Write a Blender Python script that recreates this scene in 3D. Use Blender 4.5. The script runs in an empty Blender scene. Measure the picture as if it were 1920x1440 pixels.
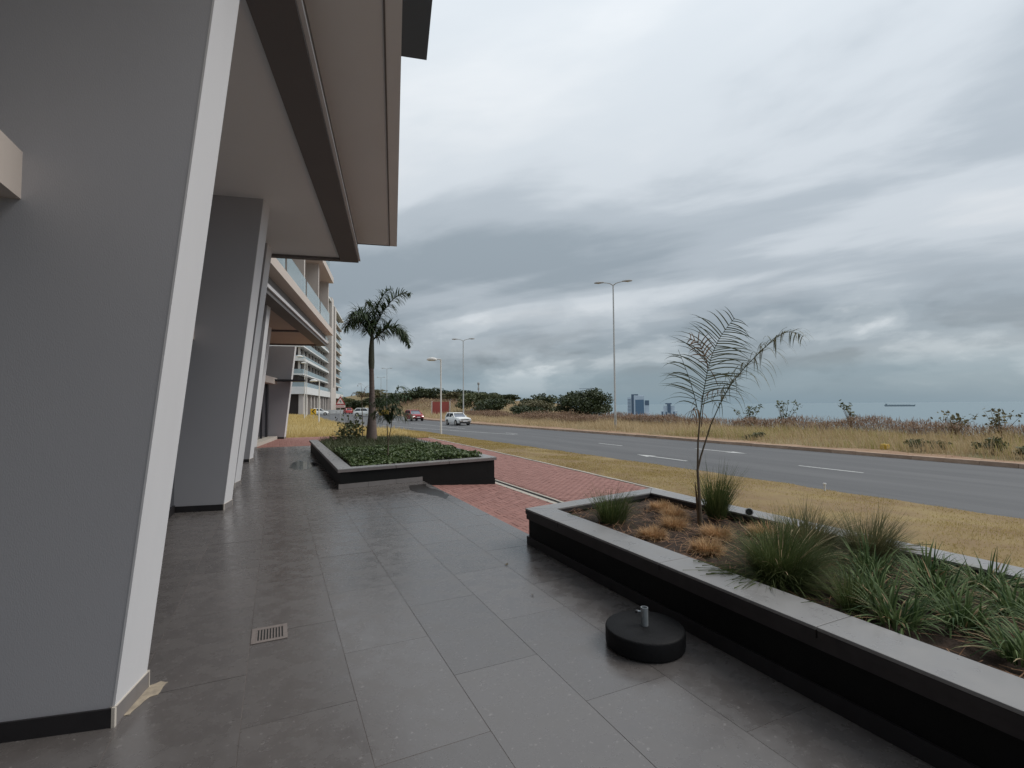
import bpy, math, random
import numpy as np
from mathutils import Matrix, Vector

random.seed(7)
rng = np.random.default_rng(11)
R = math.radians
SC = bpy.context.scene
COL = SC.collection

# ------------------------------------------------------------------ camera
FPX = 925.0
PITCH, ROLL, YAW = math.atan(40 / FPX), R(0.45), math.atan(440 / FPX)
f0 = Vector((0, math.cos(PITCH), math.sin(PITCH))); r0 = Vector((1, 0, 0)); u0 = r0.cross(f0)
rr = r0 * math.cos(ROLL) - u0 * math.sin(ROLL); uu = u0 * math.cos(ROLL) + r0 * math.sin(ROLL)
RZ = Matrix.Rotation(-YAW, 3, 'Z')
rr, uu, ff = RZ @ rr, RZ @ uu, RZ @ f0
cam_d = bpy.data.cameras.new('camera'); cam = bpy.data.objects.new('camera', cam_d); COL.objects.link(cam)
cam_d.sensor_width = 36; cam_d.lens = 36 * FPX / 1920; cam_d.clip_start = 0.05; cam_d.clip_end = 300000
cam.matrix_world = Matrix(((rr.x, uu.x, -ff.x, 0), (rr.y, uu.y, -ff.y, 0), (rr.z, uu.z, -ff.z, 1.72), (0, 0, 0, 1)))
SC.camera = cam

# ------------------------------------------------------------------ sky and sun
SUN_EL, SUN_AZ = R(48), R(112)          # azimuth measured clockwise from +Y
world = bpy.data.worlds.new('World'); SC.world = world; world.use_nodes = True
wt = world.node_tree; wt.nodes.clear()
def wn(t, **k):
    n = wt.nodes.new(t)
    for a, v in k.items(): setattr(n, a, v)
    return n
def wl(a, b): wt.links.new(a, b)
def wmath(op, a, b=None, clamp=False):
    n = wn('ShaderNodeMath', operation=op, use_clamp=clamp)
    for i, v in enumerate((a, b)):
        if v is None: continue
        if isinstance(v, (int, float)): n.inputs[i].default_value = v
        else: wl(v, n.inputs[i])
    return n.outputs[0]
def wmix(f, a, b):
    n = wn('ShaderNodeMix', data_type='RGBA')
    for s, v in (('Factor', f),):
        if isinstance(v, (int, float)): n.inputs[0].default_value = v
        else: wl(v, n.inputs[0])
    for i, v in ((6, a), (7, b)):
        if isinstance(v, tuple): n.inputs[i].default_value = (*v, 1)
        else: wl(v, n.inputs[i])
    return n.outputs[2]
def wramp(f, stops, interp='EASE'):
    n = wn('ShaderNodeValToRGB'); cr = n.color_ramp; cr.interpolation = interp
    while len(cr.elements) < len(stops): cr.elements.new(0.5)
    for e, (p, c) in zip(cr.elements, stops):
        e.position = p; e.color = (*c, 1) if isinstance(c, tuple) else (c, c, c, 1)
    wl(f, n.inputs[0]); return n.outputs[0]
tc = wn('ShaderNodeTexCoord'); sep = wn('ShaderNodeSeparateXYZ'); wl(tc.outputs['Generated'], sep.inputs[0])
zc = wmath('MAXIMUM', sep.outputs[2], 0.0)
den = wmath('ADD', zc, 0.09)
px_, py_ = wmath('DIVIDE', sep.outputs[0], den), wmath('DIVIDE', sep.outputs[1], den)
cmb = wn('ShaderNodeCombineXYZ'); wl(px_, cmb.inputs[0]); wl(py_, cmb.inputs[1])
def cloud(scale, sx, sy, rot, off, detail=6, rough=0.55, dist=0.5, src=None):
    m0 = wn('ShaderNodeMapping', vector_type='POINT'); m0.inputs['Rotation'].default_value = (0, 0, rot)
    m = wn('ShaderNodeMapping', vector_type='POINT'); m.inputs['Scale'].default_value = (sx, sy, 1); m.inputs['Location'].default_value = off
    wl(src or cmb.outputs[0], m0.inputs[0]); wl(m0.outputs[0], m.inputs[0])
    n = wn('ShaderNodeTexNoise'); n.inputs['Scale'].default_value = scale; n.inputs['Detail'].default_value = detail
    n.inputs['Roughness'].default_value = rough; n.inputs['Distortion'].default_value = dist
    wl(m.outputs[0], n.inputs['Vector']); return n.outputs['Fac']
streak = cloud(1.1, 1.0, 0.55, R(-30), (0.3, 0.9, 0), rough=0.55)
big = cloud(0.42, 1.0, 0.55, R(-30), (7.95, 4.42, 0), detail=5, dist=0.9, rough=0.45)
fine = cloud(3.2, 1.0, 0.35, R(-38), (0.0, 0.4, 0), detail=5, dist=0.3)
v = wmath('ADD', wmath('ADD', wmath('MULTIPLY', streak, 0.30), wmath('MULTIPLY', big, 0.70)), wmath('MULTIPLY', fine, 0.05))
shade0 = wramp(v, [(0.41, (0.40, 0.465, 0.515)), (0.49, (0.58, 0.645, 0.70)), (0.56, (0.79, 0.85, 0.90)), (0.66, (0.96, 0.995, 1.02))])
# an overcast dome is brighter towards the zenith
cie = wmath('ADD', wmath('MULTIPLY', zc, 0.46), 0.40)
ssc = wn('ShaderNodeVectorMath', operation='SCALE'); wl(shade0, ssc.inputs[0]); wl(cie, ssc.inputs['Scale']); shade = ssc.outputs[0]
# low cumulus bank near the sea horizon, seen edge-on
mlow = wn('ShaderNodeMapping'); mlow.inputs['Scale'].default_value = (2.2, 2.2, 5.5); mlow.inputs['Location'].default_value = (3.38, 2.22, 0.45); wl(tc.outputs['Generated'], mlow.inputs[0])
nlow = wn('ShaderNodeTexNoise'); nlow.inputs['Scale'].default_value = 1.5; nlow.inputs['Detail'].default_value = 9; nlow.inputs['Roughness'].default_value = 0.52; nlow.inputs['Distortion'].default_value = 0.15
wl(mlow.outputs[0], nlow.inputs['Vector'])
lowc = wramp(nlow.outputs['Fac'], [(0.40, (0.140, 0.165, 0.185)), (0.48, (0.205, 0.240, 0.268)), (0.54, (0.31, 0.345, 0.37)), (0.62, (0.56, 0.585, 0.60))])
lowf = wramp(zc, [(0.06, 1.0), (0.26, 0.0)])
sky1 = wmix(wmath('MULTIPLY', lowf, 0.85), shade, lowc)
band = wramp(zc, [(0.0, 0.95), (0.045, 0.65), (0.09, 0.0)])
sky2 = wmix(band, sky1, (0.140, 0.200, 0.245))
nsk = wn('ShaderNodeTexSky', sky_type='NISHITA', sun_disc=False); nsk.sun_elevation = SUN_EL; nsk.sun_rotation = SUN_AZ
nscl = wn('ShaderNodeVectorMath', operation='SCALE'); wl(nsk.outputs[0], nscl.inputs[0]); nscl.inputs['Scale'].default_value = 0.10
sky3 = wmix(0.93, nscl.outputs[0], sky2)
bg = wn('ShaderNodeBackground'); wl(sky3, bg.inputs[0]); bg.inputs[1].default_value = 1.0
wo = wn('ShaderNodeOutputWorld'); wl(bg.outputs[0], wo.inputs[0])

sun_d = bpy.data.lights.new('sun', 'SUN'); sun = bpy.data.objects.new('sun', sun_d); COL.objects.link(sun)
sun_d.energy = 1.2; sun_d.angle = R(35); sun_d.color = (1.0, 0.95, 0.88)
sd = Vector((math.sin(SUN_AZ) * math.cos(SUN_EL), math.cos(SUN_AZ) * math.cos(SUN_EL), math.sin(SUN_EL)))
sun.rotation_euler = (-sd).to_track_quat('-Z', 'Y').to_euler()
SC.view_settings.view_transform = 'Standard'; SC.view_settings.look = 'None'
SC.view_settings.exposure = 0.56; SC.view_settings.gamma = 1.0; SC.view_settings.use_curve_mapping = False
SC.cycles.max_bounces = 8; SC.cycles.transparent_max_bounces = 12

# ------------------------------------------------------------------ materials
MATS = {}
def mat(name, col, rough=0.7, col2=None, scale=6.0, amt=1.0, bump=0.0, bscale=None, metal=0.0, spec=0.5, trans=0.0,
        rnd=0.0, coord='Object', attr=None, emis=None, detail=5, stretch=None, rough2=None, specks=None):
    """principled material: two colours mixed by noise, per-object brightness jitter, bump, optional translucency"""
    if name in MATS: return MATS[name]
    m = bpy.data.materials.new(name); MATS[name] = m; m.use_nodes = True
    t = m.node_tree; t.nodes.clear(); N = t.nodes.new; L = t.links.new
    out = N('ShaderNodeOutputMaterial'); p = N('ShaderNodeBsdfPrincipled'); L(p.outputs[0], out.inputs[0])
    p.inputs['Roughness'].default_value = rough; p.inputs['Metallic'].default_value = metal; p.inputs['Specular IOR Level'].default_value = spec
    tcn = N('ShaderNodeTexCoord'); src = tcn.outputs[coord]
    if coord == 'World':
        pass
    if stretch:
        mp = N('ShaderNodeMapping'); mp.inputs['Scale'].default_value = stretch; L(src, mp.inputs[0]); src = mp.outputs[0]
    c = None
    if col2 is not None:
        mx = N('ShaderNodeMix'); mx.data_type = 'RGBA'; mx.inputs[6].default_value = (*col, 1); mx.inputs[7].default_value = (*col2, 1)
        if attr:
            at = N('ShaderNodeAttribute'); at.attribute_name = attr; L(at.outputs['Fac'], mx.inputs[0])
        else:
            n = N('ShaderNodeTexNoise'); n.inputs['Scale'].default_value = scale; n.inputs['Detail'].default_value = detail; n.inputs['Roughness'].default_value = 0.6
            L(src, n.inputs['Vector'])
            mr = N('ShaderNodeMapRange'); mr.inputs[1].default_value = 0.5 - 0.22 / amt; mr.inputs[2].default_value = 0.5 + 0.22 / amt
            L(n.outputs['Fac'], mr.inputs[0]); L(mr.outputs[0], mx.inputs[0])
            if rough2 is not None:
                r2 = N('ShaderNodeMapRange'); r2.inputs[1].default_value = 0.35; r2.inputs[2].default_value = 0.65
                r2.inputs[3].default_value = rough; r2.inputs[4].default_value = rough2
                L(n.outputs['Fac'], r2.inputs[0]); L(r2.outputs[0], p.inputs['Roughness'])
        c = mx.outputs[2]
    if specks:
        sc_, th, scol = specks
        vn = N('ShaderNodeTexNoise'); vn.inputs['Scale'].default_value = sc_; vn.inputs['Detail'].default_value = 2; L(src, vn.inputs['Vector'])
        mr = N('ShaderNodeMapRange'); mr.inputs[1].default_value = th; mr.inputs[2].default_value = th + 0.05; L(vn.outputs['Fac'], mr.inputs[0])
        mx = N('ShaderNodeMix'); mx.data_type = 'RGBA'; L(mr.outputs[0], mx.inputs[0]); mx.inputs[7].default_value = (*scol, 1)
        if c is None: mx.inputs[6].default_value = (*col, 1)
        else: L(c, mx.inputs[6])
        c = mx.outputs[2]
    if rnd > 0:
        oi = N('ShaderNodeObjectInfo'); mr = N('ShaderNodeMapRange'); mr.inputs[3].default_value = 1 - rnd; mr.inputs[4].default_value = 1 + rnd
        L(oi.outputs['Random'], mr.inputs[0])
        vm = N('ShaderNodeVectorMath'); vm.operation = 'SCALE'; L(mr.outputs[0], vm.inputs['Scale'])
        if c is None: vm.inputs[0].default_value = col
        else: L(c, vm.inputs[0])
        c = vm.outputs[0]
    if c is None: p.inputs['Base Color'].default_value = (*col, 1)
    else: L(c, p.inputs['Base Color'])
    if bump > 0:
        n = N('ShaderNodeTexNoise'); n.inputs['Scale'].default_value = bscale or scale * 4; n.inputs['Detail'].default_value = 4; L(src, n.inputs['Vector'])
        b = N('ShaderNodeBump'); b.inputs['Strength'].default_value = bump; b.inputs['Distance'].default_value = 0.01; L(n.outputs['Fac'], b.inputs['Height']); L(b.outputs[0], p.inputs['Normal'])
    if trans > 0:
        tr = N('ShaderNodeBsdfTranslucent'); ms = N('ShaderNodeMixShader'); ms.inputs[0].default_value = trans
        if c is None: tr.inputs[0].default_value = (*col, 1)
        else: L(c, tr.inputs[0])
        L(p.outputs[0], ms.inputs[1]); L(tr.outputs[0], ms.inputs[2]); L(ms.outputs[0], out.inputs[0])
    if emis:
        p.inputs['Emission Color'].default_value = (*emis[0], 1); p.inputs['Emission Strength'].default_value = emis[1]
    return m
def glass(name, col, rough=0.03, alpha=0.5):
    """thin tinted sheet: part see-through, part mirror"""
    if name in MATS: return MATS[name]
    m = bpy.data.materials.new(name); MATS[name] = m; m.use_nodes = True
    t = m.node_tree; t.nodes.clear(); N = t.nodes.new; L = t.links.new
    out = N('ShaderNodeOutputMaterial'); p = N('ShaderNodeBsdfPrincipled'); p.inputs['Base Color'].default_value = (*col, 1); p.inputs['Roughness'].default_value = rough
    tr = N('ShaderNodeBsdfTransparent'); tr.inputs[0].default_value = (0.8, 0.92, 0.92, 1)
    ms = N('ShaderNodeMixShader'); ms.inputs[0].default_value = alpha
    L(tr.outputs[0], ms.inputs[1]); L(p.outputs[0], ms.inputs[2]); L(ms.outputs[0], out.inputs[0]); return m

M_tile = mat('floor_tile', (0.098, 0.089, 0.086), 0.19, (0.142, 0.130, 0.126), 5, 0.7, bump=0.04, bscale=60, rnd=0.07, rough2=0.36, spec=1.0, specks=(34, 0.66, (0.21, 0.195, 0.19)), coord='Object')
M_grout = mat('grout', (0.24, 0.205, 0.19), 0.9, (0.13, 0.115, 0.11), 0.8)
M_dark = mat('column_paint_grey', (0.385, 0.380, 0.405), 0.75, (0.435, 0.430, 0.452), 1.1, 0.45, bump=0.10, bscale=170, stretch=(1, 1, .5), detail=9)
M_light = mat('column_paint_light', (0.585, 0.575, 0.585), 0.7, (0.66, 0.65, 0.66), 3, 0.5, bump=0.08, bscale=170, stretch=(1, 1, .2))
M_soffit = mat('soffit_paint', (0.70, 0.71, 0.715), 0.8, (0.75, 0.76, 0.765), 0.8, 0.6, bump=0.12, bscale=90)
M_beam = mat('beam_paint_dark', (0.13, 0.122, 0.122), 0.75, (0.15, 0.14, 0.14), 1, 0.6, bump=0.12, bscale=90)
M_fascia = mat('fascia_grey', (0.19, 0.185, 0.185), 0.7, (0.22, 0.215, 0.215), 1, 0.6)
M_slab = mat('slab_cream', (0.56, 0.49, 0.44), 0.75, (0.63, 0.555, 0.50), 0.7, 0.7)
M_wallc = mat('wall_cream', (0.54, 0.49, 0.455), 0.8, (0.60, 0.55, 0.51), 0.7, 0.7)
M_skirt = mat('skirting_dark', (0.022, 0.02, 0.022), 0.5, (0.03, 0.028, 0.03), 6, spec=0.3)
M_skirtl = mat('skirting_grey', (0.17, 0.155, 0.15), 0.5, (0.21, 0.19, 0.185), 6)
M_trim = mat('tile_trim', (0.55, 0.50, 0.44), 0.5)
M_black = mat('planter_black_paint', (0.005, 0.005, 0.005), 0.6, (0.008, 0.008, 0.008), 3, bump=0.2, bscale=60, spec=0.2)
M_cope = mat('coping_stone', (0.225, 0.217, 0.214), 0.24, (0.295, 0.286, 0.282), 5, 0.8, rnd=0.07, bump=0.04, bscale=80, rough2=0.45)
M_copeshade = mat('coping_edge_shaded', (0.035, 0.030, 0.031), 0.5, (0.05, 0.043, 0.044), 8, spec=0.3)  # same coping stone, the edge's shadow painted into a darker colour
M_soil = mat('soil', (0.022, 0.013, 0.008), 0.95, (0.055, 0.031, 0.019), 14, bump=1.0, bscale=50)
M_brick = mat('paver_red', (0.27, 0.130, 0.108), 0.8, (0.325, 0.163, 0.138), 9, 0.9, bump=0.15, bscale=80, rnd=0.10)
M_brickbed = mat('paver_sand', (0.17, 0.10, 0.08), 0.95, (0.22, 0.135, 0.11), 5)
M_conc = mat('concrete', (0.42, 0.38, 0.33), 0.85, (0.52, 0.48, 0.42), 5, bump=0.2)
M_slot = mat('drain_slot_dark', (0.02, 0.02, 0.02), 0.8)
M_asph = mat('asphalt', (0.082, 0.083, 0.087), 0.8, (0.126, 0.126, 0.129), 0.9, 1.0, bump=0.35, bscale=70, stretch=(1.2, .10, 1), detail=9)
M_asph2 = None
M_paint = mat('road_paint', (0.62, 0.62, 0.60), 0.7, (0.42, 0.42, 0.41), 7)
M_kerb = mat('kerb_stone', (0.34, 0.23, 0.165), 0.85, (0.46, 0.34, 0.26), 4, rnd=0.12, bump=0.3)
M_dirt = mat('red_earth', (0.25, 0.145, 0.085), 0.95, (0.37, 0.25, 0.165), 1.6, bump=0.5)
M_veld = mat('veld_ground', (0.27, 0.19, 0.095), 0.95, (0.17, 0.14, 0.06), 0.35, bump=0.5)
M_vergeg = mat('verge_ground', (0.29, 0.215, 0.09), 0.95, (0.205, 0.13, 0.07), 1.1, bump=0.6)
M_lawn = mat('dry_lawn_ground', (0.42, 0.32, 0.13), 0.95, (0.33, 0.245, 0.10), 0.5, bump=0.5)
M_blade_v = mat('verge_blades', (0.47, 0.345, 0.14), 0.8, (0.33, 0.265, 0.095), attr='rnd', trans=0.4)
M_blade_l = mat('lawn_blades', (0.60, 0.46, 0.20), 0.8, (0.46, 0.355, 0.15), attr='rnd', trans=0.3)
M_straw = mat('veld_straw', (0.58, 0.46, 0.285), 0.8, (0.38, 0.275, 0.155), attr='rnd', trans=0.3)
M_strawg = mat('veld_green_straw', (0.42, 0.37, 0.14), 0.8, (0.30, 0.29, 0.10), attr='rnd', trans=0.3)
M_rust = mat('rust_brush', (0.19, 0.115, 0.080), 0.9, (0.34, 0.235, 0.155), attr='rnd', trans=0.15)
M_tuft = mat('tuft_green', (0.048, 0.080, 0.024), 0.7, (0.135, 0.155, 0.055), spec=0.2, attr='rnd', trans=0.25)
M_tuftp = mat('tuft_grey_green', (0.095, 0.115, 0.050), 0.7, (0.23, 0.205, 0.11), spec=0.2, attr='rnd', trans=0.25)
M_dead = mat('dead_tuft', (0.42, 0.25, 0.12), 0.85, (0.58, 0.38, 0.20), attr='rnd', trans=0.2)
M_strap = mat('strap_leaf', (0.030, 0.070, 0.022), 0.6, (0.18, 0.245, 0.10), spec=0.2, attr='rnd', trans=0.2)
M_strapd = mat('strap_leaf_withered', (0.33, 0.20, 0.09), 0.7, (0.45, 0.36, 0.22), attr='rnd', trans=0.2)
M_cover = mat('ground_cover_leaf', (0.045, 0.080, 0.022), 0.5, (0.12, 0.165, 0.055), attr='rnd', trans=0.2)
M_coverg = mat('ground_cover_grass', (0.045, 0.065, 0.025), 0.6, (0.11, 0.12, 0.05), attr='rnd', trans=0.2)
M_frond = mat('palm_frond', (0.028, 0.055, 0.02), 0.5, (0.06, 0.095, 0.035), attr='rnd', trans=0.2)
M_sap = mat('sapling_frond', (0.06, 0.075, 0.035), 0.5, (0.12, 0.13, 0.065), attr='rnd', trans=0.25)
M_sapd = mat('sapling_frond_dry', (0.16, 0.10, 0.055), 0.7, (0.26, 0.15, 0.08), attr='rnd', trans=0.2)
M_trunk = mat('palm_trunk', (0.115, 0.085, 0.075), 0.85, (0.17, 0.13, 0.115), 5, bump=0.5, stretch=(1, 1, 5))
M_shaft = mat('palm_crownshaft', (0.05, 0.055, 0.03), 0.5, (0.08, 0.075, 0.045), 4, stretch=(3, 3, 0.7))
M_bark = mat('bark', (0.10, 0.075, 0.05), 0.9, (0.16, 0.125, 0.09), 8)
M_leafd = mat('bush_leaf_dark', (0.026, 0.040, 0.014), 0.6, (0.060, 0.078, 0.028), attr='rnd', trans=0.15)
M_leafm = mat('bush_leaf_mid', (0.055, 0.070, 0.026), 0.6, (0.12, 0.13, 0.05), attr='rnd', trans=0.15)
M_leafo = mat('bush_leaf_olive', (0.09, 0.085, 0.04), 0.7, (0.17, 0.15, 0.075), attr='rnd', trans=0.15)
M_steel = mat('galvanised_steel', (0.42, 0.42, 0.41), 0.45, (0.50, 0.50, 0.49), 6, metal=0.35)
M_polew = mat('pole_white_paint', (0.62, 0.60, 0.57), 0.5, (0.70, 0.68, 0.65), 3)
M_lamph = mat('lamp_head', (0.36, 0.35, 0.34), 0.45)
M_lens = mat('lamp_lens', (0.5, 0.5, 0.48), 0.2)
M_rubber = mat('black_rubber', (0.014, 0.014, 0.016), 0.6, (0.022, 0.022, 0.024), 12)
M_base = mat('parasol_base_paint', (0.006, 0.006, 0.007), 0.6, (0.010, 0.010, 0.011), 10, bump=0.3, bscale=90, spec=0.2)
M_zinc = mat('zinc_tube', (0.42, 0.45, 0.47), 0.4, (0.30, 0.33, 0.35), 20, metal=0.5)
M_glassb = glass('balcony_glass', (0.46, 0.54, 0.58), 0.05, 0.62)
M_glassd = mat('window_dark_glass', (0.03, 0.033, 0.040), 0.05, spec=0.8)
M_glassw = mat('window_blue_glass', (0.22, 0.25, 0.33), 0.08, spec=0.8)
M_frame = mat('window_frame_dark', (0.02, 0.02, 0.024), 0.5)
M_int = mat('interior_dark', (0.06, 0.05, 0.048), 0.9)
M_white = mat('white_paint', (0.78, 0.78, 0.77), 0.6, (0.70, 0.70, 0.69), 1)
M_carw = mat('car_white', (0.85, 0.85, 0.83), 0.3, spec=0.5)
M_carr = mat('car_red', (0.36, 0.03, 0.04), 0.22, spec=0.6)
M_carr2 = mat('car_coral', (0.55, 0.10, 0.10), 0.3)
M_carg = mat('car_window', (0.035, 0.042, 0.05), 0.06, spec=0.8)
M_cargl = mat('windscreen', (0.16, 0.18, 0.22), 0.06, spec=0.9)
M_chrome = mat('chrome', (0.6, 0.6, 0.6), 0.2, metal=0.9)
M_hlon = mat('headlight_lit', (0.9, 0.9, 0.9), 0.2, emis=((1, 0.97, 0.92), 1.2))
M_hl = mat('headlight', (0.55, 0.56, 0.58), 0.1)
M_tail = mat('tail_light', (0.45, 0.02, 0.02), 0.3)
M_yel = mat('sign_yellow', (0.75, 0.48, 0.04), 0.5)
M_yelb = mat('barrier_yellow', (0.62, 0.40, 0.04), 0.6, (0.50, 0.33, 0.05), 3)
M_red = mat('sign_red', (0.50, 0.04, 0.05), 0.5)
M_redw = mat('red_panel', (0.36, 0.075, 0.065), 0.7, (0.42, 0.10, 0.085), 0.5)
M_signw = mat('sign_white', (0.78, 0.74, 0.74), 0.5)
M_blk = mat('sign_black', (0.012, 0.012, 0.012), 0.5)
M_water = mat('puddle_water', (0.010, 0.010, 0.011), 0.08, spec=0.35)
M_wet = mat('wet_stain', (0.030, 0.027, 0.026), 0.28, spec=0.3)
M_cem = mat('cement_splash', (0.50, 0.42, 0.31), 0.85, (0.22, 0.185, 0.15), 22, 0.7)
M_leafdry = mat('dry_leaf', (0.10, 0.08, 0.045), 0.8)
M_towerw = mat('tower_white_hazed', (0.55, 0.60, 0.66), 0.6)  # bluish cast in the white stands in for distance haze
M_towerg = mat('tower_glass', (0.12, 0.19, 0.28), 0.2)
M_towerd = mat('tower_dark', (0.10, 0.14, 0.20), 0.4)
M_ship = mat('ship_hull_hazed', (0.24, 0.29, 0.32), 0.8)  # blue distance haze blended into the ship's colour
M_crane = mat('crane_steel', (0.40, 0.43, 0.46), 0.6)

def sea_mat():
    m = bpy.data.materials.new('sea_water'); m.use_nodes = True; t = m.node_tree; p = t.nodes['Principled BSDF']
    p.inputs['Base Color'].default_value = (0.145, 0.215, 0.25, 1); p.inputs['Roughness'].default_value = 0.5
    tcn = t.nodes.new('ShaderNodeTexCoord'); mp = t.nodes.new('ShaderNodeMapping'); mp.inputs['Scale'].default_value = (0.01, 0.01, 0.01)
    n = t.nodes.new('ShaderNodeTexNoise'); n.inputs['Scale'].default_value = 2.0; n.inputs['Detail'].default_value = 8
    b = t.nodes.new('ShaderNodeBump'); b.inputs['Strength'].default_value = 0.5; b.inputs['Distance'].default_value = 1.0
    t.links.new(tcn.outputs['Object'], mp.inputs[0]); t.links.new(mp.outputs[0], n.inputs['Vector']); t.links.new(n.outputs['Fac'], b.inputs['Height']); t.links.new(b.outputs[0], p.inputs['Normal'])
    return m
M_sea = sea_mat()

# ------------------------------------------------------------------ helpers
def link(o, parent=None):
    COL.objects.link(o)
    if parent is not None: o.parent = parent
    return o
def tag(o, label=None, cat=None, group=None, kind=None):
    for k, v_ in (('label', label), ('category', cat), ('group', group), ('kind', kind)):
        if v_: o[k] = v_
    return o
def thing(name, loc, label, cat, group=None, rz=0.0):
    o = bpy.data.objects.new(name, None); o.empty_display_size = 0.2; o.location = loc; o.rotation_euler = (0, 0, rz); COL.objects.link(o)
    return tag(o, label, cat, group)
def np_mesh(name, V, Fq, mats, rnd=None, smooth=False):
    """mesh from numpy verts and a uniform face array"""
    V = np.asarray(V, np.float32); Fq = np.asarray(Fq, np.int32); k = Fq.shape[1]
    me = bpy.data.meshes.new(name); me.vertices.add(len(V)); me.vertices.foreach_set('co', V.ravel())
    me.loops.add(Fq.size); me.loops.foreach_set('vertex_index', Fq.ravel())
    me.polygons.add(len(Fq)); me.polygons.foreach_set('loop_start', np.arange(0, Fq.size, k, dtype=np.int32))
    if rnd is not None:
        a = me.attributes.new('rnd', 'FLOAT', 'POINT'); a.data.foreach_set('value', np.asarray(rnd, np.float32))
    for m in (mats if isinstance(mats, (list, tuple)) else [mats]): me.materials.append(m)
    me.update(calc_edges=True); me.validate()
    if smooth: me.polygons.foreach_set('use_smooth', np.ones(len(Fq), bool))
    return me
class MB:
    """collects boxes, prisms, tubes; build() links them as one mesh object"""
    def __init__(s): s.v = []; s.f = []
    def add(s, vs, fs):
        o = len(s.v); s.v += [tuple(x) for x in vs]; s.f += [tuple(i + o for i in f) for f in fs]; return s
    def box(s, x0, x1, y0, y1, z0, z1):
        return s.add([(x0, y0, z0), (x1, y0, z0), (x1, y1, z0), (x0, y1, z0), (x0, y0, z1), (x1, y0, z1), (x1, y1, z1), (x0, y1, z1)],
                     [(3, 2, 1, 0), (4, 5, 6, 7), (0, 1, 5, 4), (1, 2, 6, 5), (2, 3, 7, 6), (3, 0, 4, 7)])
    def prism(s, poly, z0, z1):
        """poly: plan points counter-clockwise, z0/z1 number or list"""
        n = len(poly); a = z0 if isinstance(z0, (list, tuple)) else [z0] * n; b = z1 if isinstance(z1, (list, tuple)) else [z1] * n
        return s.add([(p[0], p[1], a[i]) for i, p in enumerate(poly)] + [(p[0], p[1], b[i]) for i, p in enumerate(poly)],
                     [tuple(range(n))[::-1], tuple(range(n, 2 * n))] + [(i, (i + 1) % n, n + (i + 1) % n, n + i) for i in range(n)])
    def hexa(s, p):   # 8 points bottom 4 ccw, top 4 ccw
        return s.add(p, [(3, 2, 1, 0), (4, 5, 6, 7), (0, 1, 5, 4), (1, 2, 6, 5), (2, 3, 7, 6), (3, 0, 4, 7)])
    def tube(s, pts, rad, n=8, cap=True):
        pts = [Vector(p) for p in pts]; rad = rad if isinstance(rad, (list, tuple)) else [rad] * len(pts)
        vs = []; fs = []
        for i, p in enumerate(pts):
            d = (pts[min(i + 1, len(pts) - 1)] - pts[max(i - 1, 0)]).normalized()
            a = d.orthogonal().normalized() if abs(d.z) < 0.99 else Vector((1, 0, 0)); a = (a - d * a.dot(d)).normalized(); b = d.cross(a)
            if i and (a.dot(pa) < 0.95): a = (pa - d * pa.dot(d)).normalized(); b = d.cross(a)
            pa = a
            vs += [p + (a * math.cos(2 * math.pi * k / n) + b * math.sin(2 * math.pi * k / n)) * rad[i] for k in range(n)]
        for i in range(len(pts) - 1):
            for k in range(n): fs.append((i * n + k, i * n + (k + 1) % n, (i + 1) * n + (k + 1) % n, (i + 1) * n + k))
        if cap: fs += [tuple(range(n))[::-1], tuple(range((len(pts) - 1) * n, len(pts) * n))]
        return s.add(vs, fs)
    def lathe(s, prof, n=24, c=(0, 0, 0)):
        vs = []; fs = []
        for r_, z in prof: vs += [(c[0] + r_ * math.cos(2 * math.pi * k / n), c[1] + r_ * math.sin(2 * math.pi * k / n), c[2] + z) for k in range(n)]
        for i in range(len(prof) - 1):
            for k in range(n): fs.append((i * n + k, i * n + (k + 1) % n, (i + 1) * n + (k + 1) % n, (i + 1) * n + k))
        fs += [tuple(range(n))[::-1], tuple(range((len(prof) - 1) * n, len(prof) * n))]
        return s.add(vs, fs)
    def mesh(s, name, m, org=(0, 0, 0), smooth=False):
        me = bpy.data.meshes.new(name); me.from_pydata([(a - org[0], b - org[1], c - org[2]) for a, b, c in s.v], [], s.f); me.materials.append(m); me.update()
        if smooth:
            me.polygons.foreach_set('use_smooth', [True] * len(me.polygons)); me.set_sharp_from_angle(angle=R(40))
        return me
    def build(s, name, m, parent=None, org=None, smooth=False, bevel=0.0):
        if org is None: org = tuple(parent.location) if parent is not None and parent.type == 'EMPTY' and parent.rotation_euler.z == 0 else (0, 0, 0)
        o = bpy.data.objects.new(name, s.mesh(name, m, org, smooth)); link(o, parent)
        if bevel:
            b = o.modifiers.new('bevel', 'BEVEL'); b.width = bevel; b.segments = 2; b.limit_method = 'ANGLE'
        return o
def copy_tree(o, parent=None, link_data=True):
    c = o.copy(); COL.objects.link(c); c.parent = parent
    for ch in [x for x in o.children]: copy_tree(ch, c)
    return c

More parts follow.
